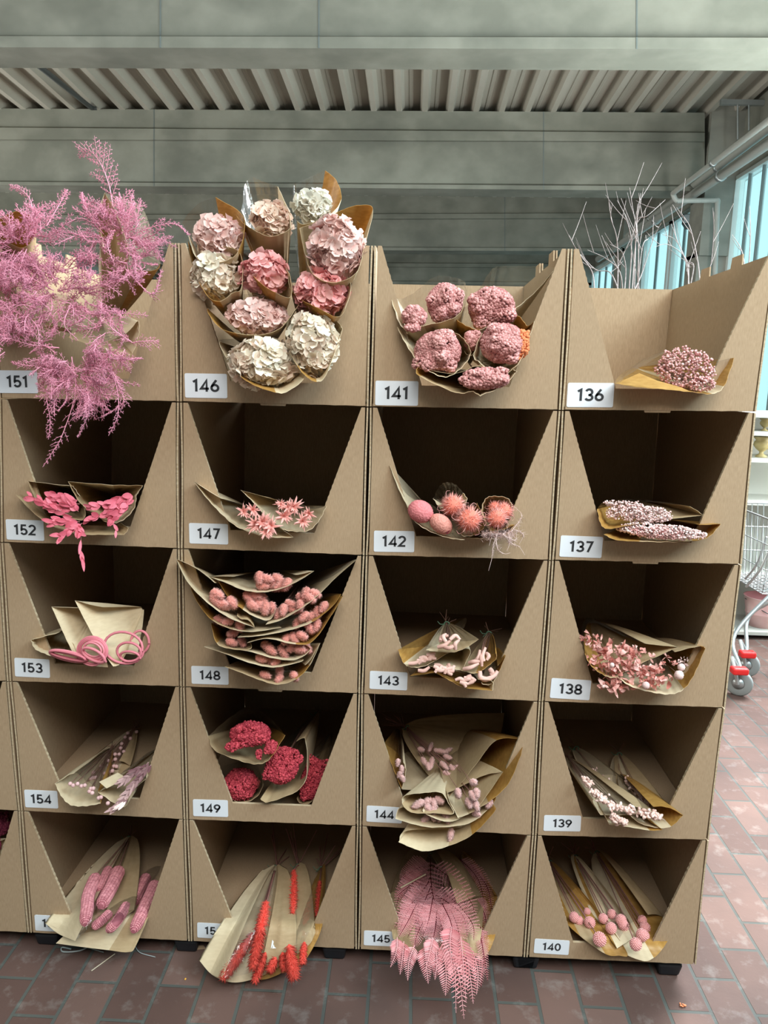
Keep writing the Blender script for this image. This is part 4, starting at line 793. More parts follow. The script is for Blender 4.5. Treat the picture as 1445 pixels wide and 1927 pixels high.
# --- carton 153: cane coils
g = 'cane coil wraps in carton 153'
def coil(b, x, y, rx, ry, r, turns, rot=0, seed=0, dy=0, a0=0, vr=.12):
    bm = MB(); P = []
    for i in range(int(turns*24)+1):
        a = math.radians(a0)+i*2*math.pi/24; q = 1+vr*math.sin(i*.37+seed); u, v = rx*q*math.cos(a), ry*q*math.sin(a); c_, s_ = math.cos(rot), math.sin(rot); P.append(b.at(x+u*c_-v*s_, y+u*s_+v*c_, dy-.0035*i/24*2+.008*math.sin(a)))
    bm.tube(P, r, n=7, tint=b.rng.uniform(.3, 1)); bm.build('cane_coil', M['cane'], b.root)
b = bag('I', 'wrap of pink cane lying low at the left of carton 153', g, [(240, 802, 'Sw'), (270, 870, 'w'), (350, 910, 'w'), (480, 950, 't'), (600, 940, 't'), (560, 820, 'o'), (460, 742, 'Sw')], (560, 700), -.035, .45, 2, nm='cane_bouquet')
for q, (ry, d) in enumerate(((34, -.02), (24, -.03), (16, -.025))): coil(b, 525, 925, 150-8*q, ry, .0034, 1, .22, q, d, 0, .05)
b = bag('I', 'wrap of coiled pink cane in the middle of carton 153', g, [(400, 544, 'Sw'), (470, 700, 'w'), (540, 850, 'w'), (592, 930, 'w'), (720, 1000, 'w'), (840, 1015, 'So'), (760, 800, 'o'), (640, 552, 'Sw')], (740, 575, .10), -.035, .35, 2, nm='cane_bouquet', bulge=.95, wr=.0015)
for q in range(5): coil(b, 715+b.rng.uniform(-8, 8), 880, 118-12*q, 105-13*q, .0027, 1, .5, q, -.02-.003*q, q*40)
coil(b, 735, 925, 95, 42, .004, 1, .45, 3, -.035)
b = bag('I', 'tallest cream paper of carton 153 with a big loose loop of pink cane', g, [(580, 494, 'Sw'), (680, 690, 'w'), (780, 870, 'w'), (880, 1010, 'Sw'), (930, 990, 'w'), (980, 910, 'Sw'), (1068, 918, 'So'), (1120, 780, 'o'), (1120, 560, 'So'), (800, 545, 'w')], (1110, 560, .13), -.045, .4, 2, nm='cane_bouquet', bulge=.95, wr=.0015)
coil(b, 955, 865, 155, 118, .0036, 1, .15, 1, -.005, 0, .06); coil(b, 1000, 900, 98, 72, .0036, 1.2, .2, 2, -.004, 40, .08); coil(b, 1090, 820, 70, 90, .0036, 1, .1, 3, .05, 0, .05); coil(b, 1010, 930, 75, 40, .0034, 1, .2, 5, .0, 0, .08)
# --- carton 148: bunny tails
g = 'bunny tail wraps in carton 148'
def tails(crop, label, g, rim, apex, yc, pts, r=27, mt='tail', k=2, tilt=.35, ln=1.2, dirs=None, stem='pinkstem', dy=.0, **kw):
    cy = np.mean([r[1] for r in rim]); rim = [(*r, -.02) if r[2][-1] in 'wta' and len(r) < 4 and r[1] > cy else r for r in rim]
    b = bag(crop, label, g, rim, apex, yc, tilt, k, nm='bunny_tail_bouquet', wr=.002); tg = []; dy += .012 if crop == 'J' else 0
    for i, q in enumerate(pts):
        x, y = q[:2]; a = math.radians(q[2]) if len(q) > 2 else b.rng.uniform(-1.2, 2.6); L = r*ln*(q[3] if len(q) > 3 else 1); c_, s_ = math.cos(a), math.sin(a); dd = b.rng.uniform(-.01, .012)+dy
        A = fluff(b, (x-c_*L, y-s_*L, dd+.008), (x+c_*L, y+s_*L, dd-.008), r*1.12, mt, 'bunny_tail', 520, .62, .00085, .75); tg.append(A)
    b.stems(tg, stem, .0009); return b
tails('J', 'highest bunny tail wrap of carton 148, a wide shallow cream dish', g, [(272, 246, 'Sw'), (400, 292, 'w'), (520, 342, 'w'), (660, 360, 'w'), (800, 332, 'w'), (930, 272, 'w'), (1032, 206, 'Sw'), (900, 235, 'c'), (800, 205, 'c'), (680, 210, 'c'), (580, 272, 'c'), (450, 248, 'w')], (720, 210, .4), -.03, [(660, 312, 10), (690, 262, 20), (770, 262, 30), (790, 312, 160), (835, 298), (640, 252), (735, 300)], 36)
tails('J', 'bunny tail wrap of carton 148 with the long paper corner at upper left', g, [(42, 118, 'Sw'), (122, 282, 'w'), (262, 430, 'w'), (422, 542, 'w'), (606, 612, 'St'), (560, 560, 't'), (480, 530, 'c'), (345, 320, 'c'), (320, 290, 'w'), (190, 190, 'w')], (480, 330, .4), -.07, [(335, 372, 30), (400, 452, 160), (360, 440, 10), (320, 400, 60), (440, 430)], 38)
tails('J', 'bunny tail wrap in the middle of carton 148 below the highest dish', g, [(345, 282, 'Sa'), (420, 402, 'a'), (520, 482, 'w'), (600, 532, 'w'), (705, 560, 'w'), (750, 480, 'c'), (665, 382, 'c'), (500, 342, 'c')], (620, 300, .4), -.05, [(560, 392, 60), (590, 452, 30), (660, 402, 60), (685, 472, 100), (640, 440), (730, 470), (610, 380)], 36)
tails('J', 'bunny tail wrap of carton 148 reaching the top right corner of the cut', g, [(682, 592, 'Sw'), (800, 556, 'w'), (960, 462, 'w'), (1080, 362, 'w'), (1190, 252, 'w'), (1340, 122, 'Sc'), (1150, 252, 'c'), (1000, 312, 'c'), (900, 392, 'c'), (780, 472, 'c')], (950, 280, .4), -.06, [(810, 482, 100), (860, 442, 20), (930, 452, 90), (940, 395, 20), (1000, 400, 40), (1035, 370), (880, 480, 20), (780, 510, 120), (970, 360)], 33)
tails('J', 'bunny tail wrap along the right side of carton 148, second from its top', g, [(482, 682, 'Sw'), (640, 672, 'w'), (850, 632, 'w'), (1020, 572, 'a'), (1160, 462, 'a'), (1226, 372, 'Sc'), (1100, 402, 'c'), (950, 492, 'c'), (850, 602, 'c')], (900, 400, .4), -.075, [(910, 578, 110), (960, 530, 140), (1055, 500, 90), (1100, 462, 120), (1010, 530, 150)], 34)
tails('J', 'bunny tail wrap on the left of carton 148 under the long paper corner', g, [(142, 322, 'Sa'), (202, 442, 'a'), (302, 560, 't'), (450, 626, 'w'), (600, 642, 'w'), (796, 612, 'Sc'), (600, 600, 'c'), (400, 540, 'c'), (272, 540, 'c')], (450, 430, .4), -.08, [(355, 556, 20), (415, 566, 160), (500, 592, 90)], 35)
tails('J', 'bunny tail wrap along the right of carton 148 with an amber inner fold', g, [(550, 722, 'Sw'), (700, 692, 'w'), (900, 732, 'a'), (1040, 692, 'a'), (1240, 382, 'Sa'), (1140, 540, 'c'), (960, 640, 'c'), (700, 664, 'c')], (900, 520, .4), -.088, [(835, 692, 130), (885, 682, 60), (1000, 612, 60), (1050, 592, 100), (940, 670)], 34)
tails('J', 'bunny tail wrap at the left of carton 148 with mostly clear film', g, [(292, 582, 'Sa'), (332, 722, 't'), (420, 762, 't'), (560, 772, 't'), (570, 722, 'c'), (400, 652, 'c')], (500, 560, .4), -.085, [(440, 716, 20), (512, 712, 60), (450, 650, 160)], 32)
tails('J', 'bunny tail wrap of carton 148 with one whiskery pale tail at its centre', g, [(400, 766, 'Sw'), (560, 782, 'w'), (740, 832, 'w'), (900, 842, 'w'), (1005, 765, 'a'), (900, 722, 'c'), (700, 722, 'c'), (600, 762, 'c')], (720, 620, .4), -.10, [(690, 742, 30), (720, 772, 40), (808, 785, 60, 1.3), (925, 765, 20), (975, 758, 50), (870, 750)], 34)
tails('J', 'bunny tail wrap of carton 148 pointing left just above the number label', g, [(240, 749, 'Sw'), (400, 802, 'w'), (560, 862, 'w'), (720, 897, 'w'), (840, 882, 'w'), (955, 842, 'c'), (800, 806, 'c'), (600, 770, 'c'), (400, 752, 'c')], (640, 680, .4), -.11, [(650, 832, 20), (720, 852, 30), (760, 860, 150)], 31)
tails('J', 'lowest bunny tail wrap of carton 148, its corner over the label', g, [(388, 892, 'St'), (500, 932, 't'), (640, 987, 't'), (770, 1020, 't'), (900, 982, 'a'), (1000, 882, 'w'), (1076, 722, 'Sw'), (970, 880, 'c'), (800, 940, 'c'), (600, 905, 'c')], (760, 780, .4), -.115, [(780, 972, 120), (888, 958, 60), (785, 915, 90), (680, 950, 20)], 30)
# --- carton 143: curled pods
g = 'curled pod wraps in carton 143'
def pods(b, L, r=.0052):
    for P in L:
        bm = MB(); pts = smooth_path([b.at(q[0], q[1], (q[2] if len(q) > 2 else -.005)) for q in P], 6); n = len(pts); bm.tube(pts, [r*(.75+.35*math.sin(math.pi*min(1, .15+i/n))) for i in range(n)], n=8, tint=b.rng.uniform(.3, 1)); bm.build('curled_pod', M['pod'], b.root)
def rnd_pods(b, x, y, rx, ry, n, L=34):
    o = []
    for i in range(n):
        u, v, a = b.rng.uniform(-1, 1)*rx+x, b.rng.uniform(-1, 1)*ry+y, b.rng.uniform(0, 6.28); q = b.rng.uniform(-14, 14); o.append(((u-L*math.cos(a), v-L*.7*math.sin(a)), (u-q*math.sin(a), v+q*math.cos(a)), (u+L*math.cos(a), v+L*.7*math.sin(a))))
    return o
def podbag(label, rim, apex, yc, tilt=.45): return bag('K', label, g, rim, apex, yc, tilt, 2, nm='curled_pod_bouquet', wr=.003)
b = podbag('flat wrap of pale pink pods at the left of carton 143 with an amber corner', [(268, 713, 'Sa'), (310, 812, 'w'), (370, 842, 'w'), (470, 832, 'w'), (640, 737, 'Sc'), (560, 720, 'c'), (480, 690, 'c')], (760, 480, .5), -.045); rp = rnd_pods(b, 480, 770, 55, 28, 9); pods(b, rp+[((345, 815), (390, 812), (430, 795))])
b = podbag('cream paper wrap in the middle of carton 143, face down', [(488, 828, 'w'), (600, 842, 'w'), (740, 868, 'Sw'), (800, 712, 'w'), (640, 735, 'w')], (700, 520, .45), -.035); pods(b, rnd_pods(b, 600, 845, 60, 18, 6))
b = podbag('topmost wrap of carton 143, tied at its peak, curled pods inside', [(475, 716, 'Sw'), (560, 728, 't'), (680, 732, 't'), (780, 692, 't'), (864, 636, 'Sc'), (780, 650, 'c'), (640, 655, 'c'), (540, 680, 'c')], (625, 520, .22), -.062, .6); pods(b, [((560, 695, -.02), (610, 680, -.025), (650, 650, -.02)), ((600, 690, -.02), (650, 700, -.03), (700, 665, -.02)), ((690, 710, -.02), (690, 670, -.03), (715, 645, -.02)), ((630, 670, -.01), (600, 620, -.01), (620, 600, 0)), ((650, 640, -.01), (690, 610, -.01), (725, 640, -.01)), ((580, 650, -.01), (590, 620, 0), (640, 610, 0)), ((650, 690, -.02), (675, 690, -.02), (700, 700, -.02))]); b.tie(); b.stems([b.at(640, 660, .02)]*7, 'stem', .0012, .10)
b = podbag('dark clear-fronted wrap of pods at the right of carton 143, tied end up', [(725, 866, 'St'), (840, 888, 'a'), (920, 842, 'a'), (992, 782, 'Sa'), (985, 740, 'c'), (880, 780, 'c'), (790, 840, 'c')], (940, 590, .25), -.058, .6); pods(b, [((750, 855, -.01), (800, 845, -.02), (860, 815, -.015)), ((790, 810, -.01), (830, 800, -.02), (880, 800, -.01)), ((870, 740, 0), (880, 780, -.015), (885, 835, -.01)), ((920, 740, 0), (935, 760, -.01), (920, 790, -.01)), ((830, 800, 0), (860, 770, -.01), (870, 720, 0)), ((900, 800, -.01), (890, 760, -.01), (910, 700, 0))]); b.tie(); b.stems([b.at(880, 780, .02)]*8, 'stem', .0012, .10)
b = podbag('lowest wrap of carton 143 with an amber lip over the sill', [(356, 906, 'Sa'), (450, 895, 'a'), (540, 885, 'a'), (640, 935, 'a'), (760, 992, 'a'), (965, 1015, 'Sw'), (962, 945, 'w'), (860, 930, 'c'), (760, 892, 'c'), (620, 850, 'c'), (460, 830, 'c')], (680, 760, .4), -.08); pods(b, [((415, 865), (460, 868), (500, 840)), ((530, 835), (560, 850), (540, 880))]+rnd_pods(b, 620, 860, 60, 20, 8)+rnd_pods(b, 760, 940, 60, 30, 9))
b = podbag('small amber edged wrap with one ring-shaped pod, right corner of carton 143', [(880, 955, 'w'), (950, 968, 'w'), (1000, 900, 'a'), (1060, 757, 'Sa'), (1000, 830, 'c'), (900, 850, 'c')], (960, 700, .4), -.06); pods(b, [((870, 870), (875, 915), (920, 930), (975, 905), (1000, 870)), ((940, 850), (960, 880), (950, 900))], .0065)
# --- carton 138: crinkled petals
g = 'crinkled petal wraps in carton 138'
def crinkle(b, x, y, rx, ry, n, mt='crinkle', L=40, name='crinkled_flower', dy=0.0):
    bm = MB(); rs = b.np; c = b.at(x, y, dy); X, Y, Z = frame(c)
    for i in range(n):
        a, rr = rs.uniform(0, 6.28), math.sqrt(rs.uniform(0, 1)); o = c+X*b.k(rx)*rr*math.cos(a)+Y*b.k(ry)*rr*math.sin(a)+Z*b.k(ry)*.5*rs.uniform(-.5, 1)*(1-rr)
        leaf(bm, o, rs.normal(size=3)+Z*.4, norm(Z+rs.normal(size=3)*.8), b.k(L)*rs.uniform(.5, 1.2), b.k(L)*.22*rs.uniform(.6, 1.4), float(rs.uniform(0, 1)), rs.uniform(-.5, .6))
    bm.build(name, M[mt], b.root)
b = bag('L', 'upper wrap of crinkled pink petals under cloudy film in carton 138', g, [(290, 652, 'a'), (342, 742, 'a'), (430, 802, 't'), (500, 812, 't'), (600, 752, 't'), (925, 606, 'St'), (700, 580, 'c'), (550, 530, 'c'), (350, 440, 'c'), (270, 520, 'c')], (330, 430, .5), -.03, .6, 2, nm='petal_bouquet')
crinkle(b, 480, 680, 165, 100, 150, L=62); crinkle(b, 650, 660, 110, 50, 45); crinkle(b, 340, 560, 70, 60, 40); berries(b, [(475, 728, 17, -.03)], 15, 'berry_pale', stems=False)
b = bag('L', 'lower wrap of carton 138 with round pods on stalks and a wide amber edge', g, [(515, 812, 'Sw'), (600, 872, 'w'), (740, 912, 'w'), (870, 927, 'w'), (965, 890, 'a'), (1040, 780, 'a'), (1110, 612, 'Sa'), (1070, 600, 't'), (900, 640, 'c'), (640, 740, 'c')], (720, 560, .45), -.06, .5, 2, nm='petal_bouquet')
crinkle(b, 760, 810, 105, 75, 90, L=58); crinkle(b, 650, 770, 60, 50, 40); crinkle(b, 850, 700, 60, 40, 16); crinkle(b, 965, 700, 32, 25, 14, 'berry_pale', 30)
berries(b, [(930, 796, 32), (705, 866, 26), (946, 742, 26)], 26, 'berry_pale', 'round_pod', -.015, 2, .12)
b = bag('L', 'loose pink leaves poking out under the wraps of carton 138', g, [(350, 760, 'c'), (400, 870, 't'), (520, 850, 't'), (500, 790, 'c')], (480, 650, .4), -.05, .4, 2, nm='petal_bouquet'); crinkle(b, 470, 850, 75, 45, 50, L=60); crinkle(b, 590, 880, 45, 25, 8, L=75); berries(b, [(415, 872)], 15, 'berry_pale', stems=False)
# --- carton 154: berries and wheat
g = 'berry and wheat wraps in carton 154'
b = bag('Mm', 'cream wrap of pale berries at the lower left of carton 154', g, [(415, 822, 'Sw'), (460, 912, 'w'), (530, 982, 'w'), (640, 992, 'w'), (762, 972, 'Sa'), (745, 872, 'c'), (650, 800, 'c'), (560, 740, 'w')], (840, 560), -.05, .6, 3, nm='berry_bouquet')
berries(b, [(530, 822), (552, 835), (585, 823), (615, 840), (685, 860), (705, 858), (697, 892), (675, 880), (745, 930), (762, 925), (815, 970), (640, 835)], 17, 'berry', dy=-.005)
b = bag('Mm', 'upper berry wrap of carton 154 running up to its dark tied end', g, [(560, 740, 'Sw'), (650, 805, 'w'), (750, 873, 'Sw'), (860, 800, 't'), (990, 690, 'St'), (900, 650, 'c'), (720, 680, 'w')], (1010, 410), -.03, 'long', 3, nm='berry_bouquet')
berries(b, [(765, 692), (705, 740), (700, 778), (722, 775), (820, 650), (822, 686), (872, 638), (825, 735), (850, 725), (880, 692), (912, 553), (900, 600), (935, 580), (860, 690), (790, 745), (685, 783), (870, 600), (945, 470), (965, 440), (920, 520), (985, 480), (1030, 430)], 18, 'berry', dy=-.015)
b = bag('Mm', 'wrap of dusky wheat ears at the right of carton 154, folded cream corners', g, [(738, 886, 'Sw'), (870, 976, 'Sw'), (950, 992, 'w'), (1000, 880, 'w'), (1110, 780, 'Sw'), (1090, 700, 'c'), (920, 740, 'c'), (840, 830, 'w')], (1200, 560), -.045, .6, 3, nm='wheat_bouquet')
def ears(b, L, mt='wheat', nn=16):
    for p, q in L:
        A, B = b.at(*p), b.at(*q); bm = MB(); rs = b.np; d = norm(B-A); Z = TOCAM(A); s_ = norm(np.cross(d, Z)); bm.tube([A, B], .0015, .0008, n=4)
        for i in range(nn):
            t = i/nn; leaf(bm, A+(B-A)*t, d+s_*(.5 if i % 2 else -.5)*rs.uniform(.4, 1)+Z*rs.uniform(0, .5), Z, .03*rs.uniform(.7, 1.2), .0035, float(np.clip(t*.9+rs.uniform(-.15, .2), 0, 1)), .1)
        bm.build('wheat_ear', M[mt], b.root)
ears(b, [((1120, 660, .01), (930, 940, -.02)), ((1090, 680, .01), (910, 820, -.015)), ((1140, 680, .01), (960, 880, -.02)), ((1100, 720, .0), (880, 1000, -.03)), ((1060, 700, .0), (930, 800, -.02)), ((960, 940, -.02), (860, 1010, -.035))])
bm = MB(); rs = b.np; s0 = b.at(745, 808, -.03); bm.grid(np.array([[b.at(748, 808, -.01), b.at(890, 738, .01)], [b.at(805, 858, -.03), b.at(960, 780, .0)]])); bm.build('folded_flap', M['w'], b.root)
bm = MB()
for i in range(9): leaf(bm, b.at(935+rs.uniform(-10, 15), 965+rs.uniform(-8, 14), -.04), b.at(850+rs.uniform(-10, 40), 1010+rs.uniform(-15, 15), -.05)-b.at(930, 970, -.04), TOCAM(s0), b.k(90)*rs.uniform(.7, 1.1), b.k(9), .9)
bm.build('pale_bract', M['berry_pale'], b.root)
# --- carton 149: dark red blossoms
g = 'dark red wraps in carton 149'
b = bag('N', 'open kraft wrap of dark red blossoms at the top of carton 149', g, [(215, 392, 'St'), (262, 502, 't'), (450, 582, 't'), (600, 612, 't'), (700, 562, 'a'), (812, 386, 'Sc'), (700, 260, 'c'), (540, 170, 'c'), (380, 250, 'c')], (600, 300, .55), .0, .55, 3, nm='red_blossom_bouquet')
blobs(b, 540, 375, 205, 120, 'red', 1300, .0036, .5, .4, jitter=.12, name='blossom_cluster', stems=20); blobs(b, 400, 478, 62, 40, 'red', 110, .0032, .4, .3, solid=False, name='blossom_sprig', dy=-.02); blobs(b, 608, 535, 28, 45, 'red', 70, .0032, .4, .3, solid=False, name='blossom_sprig', dy=-.02); blobs(b, 700, 480, 60, 60, 'red', 160, .0033, .4, .3, name='blossom_sprig')
b = bag('N', 'film wrapped dark red blossoms at the lower left of carton 149', g, [(320, 640, 'c'), (400, 885, 't'), (560, 888, 't'), (640, 760, 'c'), (540, 620, 'c')], (560, 600, .55), .045, .5, 3, nm='red_blossom_bouquet'); blobs(b, 465, 765, 170, 155, 'red', 1200, .0034, .6, .4, jitter=.12, name='blossom_cluster')
b = bag('N', 'dark red blossoms in a slanted kraft fold at the middle of carton 149', g, [(600, 705, 'c'), (620, 880, 't'), (720, 896, 't'), (960, 762, 'w'), (972, 432, 't'), (900, 430, 'c'), (750, 505, 'c')], (1060, 220), .03, .6, 3, nm='red_blossom_bouquet'); blobs(b, 790, 620, 165, 185, 'red', 1300, .0034, .45, .4, rot=-30, jitter=.12, name='blossom_cluster', dy=-.01); b.tie(); b.stems([b.at(850, 500, .02)]*5, back=.05)
b = bag('N', 'shaded dark red blossoms at the right side of carton 149', g, [(930, 640, 'c'), (900, 880, 't'), (1020, 900, 't'), (1130, 640, 'c'), (1150, 480, 'c'), (1050, 560, 'c')], (1160, 380, .5), .09, .5, 3, nm='red_blossom_bouquet'); blobs(b, 1030, 730, 125, 200, 'red', 1000, .0034, .5, .4, rot=-20, jitter=.12, name='blossom_cluster')
# --- carton 144: soft pink bunny tails
g = 'bunny tail wraps in carton 144'
b = bag('O', 'small wrap of pink bunny tails squeezed against the left cut of carton 144', g, [(215, 400, 'Sa'), (255, 520, 'a'), (310, 660, 'a'), (345, 745, 'Sw'), (375, 620, 'w'), (360, 540, 'c'), (300, 460, 'c')], (330, 300), -.01, .5, 3, nm='bunny_tail_bouquet')
for x, y, a in ((315, 540, 100), (345, 590, 80), (330, 630, 120), (350, 660, 60)): fluff(b, (x-20*math.cos(math.radians(a)), y-30*math.sin(math.radians(a)), 0), (x+20*math.cos(math.radians(a)), y+30*math.sin(math.radians(a)), 0), 26, 'tail_soft', 'bunny_tail', 300, .55, .0008, .75)
b = tails('O', 'lowest wrap of carton 144, an amber lip drooping over the carton below', g, [(390, 1055, 'w'), (320, 1142, 'Sw'), (430, 1190, 'w'), (530, 1212, 'w'), (700, 1172, 't'), (880, 1085, 'a'), (1050, 905, 'a'), (1000, 900, 't', .03), (800, 1030, 'w', .03)], (740, 640), -.11, [(715, 1085, 100, 1.6)], 27, 'tail_soft', 3, .25)
b = tails('O', 'wide amber lined wrap of carton 144 spreading to the upper right corner', g, [(500, 900, 'w'), (700, 990, 'w'), (880, 905, 't'), (1000, 842, 'a'), (1150, 702, 'a'), (1245, 485, 'Sa'), (1270, 362, 'Sa', .03), (1060, 372, 't', .05), (900, 560, 't', .03), (700, 800, 't', .03)], (760, 330), -.06, [(1005, 850, 120), (900, 790, 60), (880, 850, 70)], 28, 'tail_soft', 3, .5)
b = tails('O', 'cream lipped wrap of carton 144 covering part of the number label', g, [(345, 880, 'w'), (295, 966, 'Sw'), (450, 1012, 'w'), (600, 1032, 'w'), (850, 1002, 'w'), (1000, 890, 'a'), (1050, 800, 'c', .02), (850, 900, 'c', .02), (600, 900, 't', .02)], (640, 620), -.095, [(530, 962, 140, 1.3), (590, 942, 90), (630, 950, 90), (690, 965, 80), (665, 930, 60), (905, 925, 30)], 28, 'tail_soft', 3, .3)
b = tails('O', 'pink bunny tails hanging between two papers at the centre of carton 144', g, [(690, 790, 'w'), (770, 960, 'Sw'), (850, 930, 't'), (930, 870, 't'), (1110, 612, 'St'), (960, 640, 't', .04), (740, 750, 't', .04)], (620, 440), -.085, [(850, 845, 70, 1.2), (880, 790, 60, 1.2), (905, 860, 70, 1.3), (770, 770, 80), (910, 768, 80), (885, 690, 20, .6)], 28, 'tail_soft', 3, .45, dy=-.02)
b = tails('O', 'rolled paper cone of pink bunny tails above the label of carton 144', g, [(348, 850, 'w'), (365, 792, 'w'), (500, 770, 'w'), (640, 768, 'w'), (700, 850, 'w'), (735, 930, 't'), (600, 925, 't'), (450, 925, 't'), (385, 900, 't')], (700, 560), -.10, [(470, 855, 150, 1.4), (540, 835, 160), (590, 862, 80, 1.5), (625, 825, 30), (580, 905, 90), (540, 880, 60)], 30, 'tail_soft', 3, .3, dy=.01)
b = bag('O', 'large tan paper of carton 144 under the top wrap, cream left fold', g, [(350, 745, 'Sw'), (450, 750, 'w'), (570, 748, 'w'), (700, 750, 't'), (900, 742, 't'), (1118, 610, 'St'), (960, 560, 't', .03), (600, 700, 't', .03)], (372, 470), -.06, 'long', 3, nm='bunny_tail_bouquet')
b = bag('O', 'topmost wrap of carton 144, a broad tan fan with pink bunny tails on it', g, [(1120, 168, 'St', -.0), (1090, 330, 't', -.02), (1010, 480, 't', -.03), (880, 620, 't', -.035), (700, 770, 'St', -.03), (660, 755, 't', 0), (820, 640, 't', .005), (960, 480, 't', .005), (1060, 280, 't', .005)], (365, 270, .42), -.055, 'long', 3, nm='bunny_tail_bouquet')
tg = []
for x, y, a, l in ((490, 442, 20, .9), (562, 425, -70, 1.3), (570, 545, 100, 1.6), (512, 532, 60, 1.2), (545, 570, 80, 1), (640, 455, 10, 2.0), (690, 452, -25, 1.4), (665, 565, 45, 1.5), (690, 630, 30, 1.4), (770, 578, 0, 1.3), (780, 627, 15, 1.3), (835, 718, 40, 1.4), (690, 500, 20, 1.2), (730, 590, 50, 1.3)):
    a = math.radians(a); L = 27*l; tg.append(fluff(b, (x-math.cos(a)*L, y-math.sin(a)*L, -.05), (x+math.cos(a)*L, y+math.sin(a)*L, -.052), 29, 'tail_soft', 'bunny_tail', 360, .55, .0008, .75))
b.stems(tg, 'pinkstem', .0011, .09); b.tie()
# --- carton 139
g = 'small bud wraps in carton 139'
def buds(label, rim, apex, yc, heads, tilt='long', tie=True, stems=True):
    b = bag('P', label, g, rim, apex, yc, tilt, 3, nm='bud_bouquet', wr=.002, bulge=.6)
    for x, y, rx, ry, rot, n in heads:
        bm = MB(); rs = b.np; c = b.at(x, y, -.006); X, Y, Z = frame(c); a = math.radians(rot); X, Y = X*math.cos(a)+Y*math.sin(a), Y*math.cos(a)-X*math.sin(a); V, F = ICO[1]
        sl = b.tilt
        for i in range(n):
            u, v = rs.uniform(-1, 1), rs.normal()*.42; px_, py_ = x+(u*rx*math.cos(a)-v*ry*math.sin(a)*-1*-1), y-(u*rx*math.sin(a)+v*ry*math.cos(a))
            o = b.at(px_, py_, -.012+rs.uniform(-.012, .01)); d = norm(rs.normal(size=3)); P_ = perp(d); Q_ = np.cross(d, P_); s_ = .0052*rs.uniform(.7, 1.15)
            bm.add(o+V[:, :1]*P_*s_*.75+V[:, 1:2]*Q_*s_*.75+V[:, 2:]*d*s_*1.35, F, 0, float(rs.uniform(.1, 1)))
        bm.build('bud_cluster', M['bud'], b.root)
        bm = MB(); n2 = 24; t = rs.uniform(-1, 1, n2); O = np.array([b.at(x+q*rx*math.cos(a), y-q*rx*math.sin(a), -.01) for q in t]); hairs(bm, O, rs.normal(size=(n2, 3)), rs.uniform(.01, .02, n2), .0004, rs, .8); bm.build('wisp', M['bud'], b.root)
    if stems: b.stems([b.at(h[0], h[1], 0) for h in heads for _ in range(4)], 'stem', .0011, .07)
    if tie: b.tie()
    return b
buds('low left wrap of pale buds on the sill of carton 139', [(525, 853, 'St'), (555, 920, 'Sw'), (700, 938, 'w'), (850, 962, 'a'), (940, 958, 'Sa'), (860, 905, 'c'), (700, 850, 'c')], (420, 560), -.085, [(625, 885, 60, 30, -20, 60)], .35, False)
buds('low right wrap of pale buds in carton 139 with a broad amber corner', [(702, 853, 'Sw'), (780, 912, 'w'), (900, 942, 'w'), (1000, 932, 'a'), (1085, 852, 'Sa'), (990, 800, 'a'), (870, 790, 'c')], (640, 560), -.075, [(845, 850, 85, 32, -15, 90)], .4, False)
buds('left-hand wrap of pale buds in carton 139, second from its top', [(440, 740, 'w'), (493, 851, 'Sw'), (640, 852, 'w'), (760, 842, 'w'), (880, 820, 't'), (740, 790, 'c'), (560, 740, 'c')], (262, 440), -.055, [(480, 715, 75, 30, -35, 60), (640, 800, 95, 30, -15, 90), (390, 610, 45, 30, -50, 30)], .6, False)
buds('right-hand wrap of carton 139 with its tie loop standing up', [(560, 760, 'Sw'), (650, 778, 'w'), (780, 803, 't'), (900, 802, 't'), (972, 778, 'St'), (880, 700, 't', .012), (740, 640, 't', .012), (620, 680, 'c', .0)], (625, 410), -.055, [(735, 650, 90, 32, -40, 90), (805, 745, 45, 35, -40, 40)])
buds('topmost left wrap of carton 139 with green tie, full of pale buds', [(430, 655, 'Sw'), (520, 722, 'w'), (640, 748, 'w'), (800, 714, 'Sw'), (700, 620, 'c', -.01), (560, 560, 'c', -.012), (470, 590, 'c', -.005)], (312, 365), -.045, [(500, 600, 100, 42, -38, 130), (600, 690, 75, 32, -30, 80)])
# --- carton 155: corn cobs
g = 'corn cob wraps in carton 155'
b = bag('Q', 'lower right wrap of pink corn cobs in carton 155, rounded bottom edge', g, [(410, 1036, 'Sw', -.02), (600, 1062, 'w', -.03), (800, 1086, 't', -.03), (940, 1100, 't', -.03), (1000, 1050, 'w', -.02), (1110, 760, 'w', 0), (1090, 600, 'c', .01), (980, 820, 'c', -.045), (760, 900, 'c', -.045), (560, 980, 't', -.03)], (1200, 400, .42), -.06, 'long', 4, nm='corn_bouquet', bulge=.62, wr=.002)
cob(b, [(930, 760, -.0), (860, 870, -.012), (785, 950, -.015)], 46); cob(b, [(800, 820, .0), (740, 875, -.01), (680, 920, -.012)], 40); cob(b, [(1140, 600, .0), (1060, 780, -.01), (978, 950, -.015)], 56); cob(b, [(1075, 550, .01), (1030, 640, .0), (995, 740, -.0)], 52)
b = bag('Q', 'upper left wrap of pink corn cobs in carton 155, pointed cream corner', g, [(330, 886, 'Sw', -.01), (430, 966, 'w', -.03), (553, 1018, 'Sc', -.04), (650, 930, 'c', -.05), (760, 850, 't', -.05), (880, 815, 't', -.035), (992, 785, 'St', -.01), (900, 850, 't', .03), (700, 940, 't', .03), (520, 960, 'w', .02)], (955, 250, .42), -.075, 'long', 4, nm='corn_bouquet', bulge=.62, wr=.002)
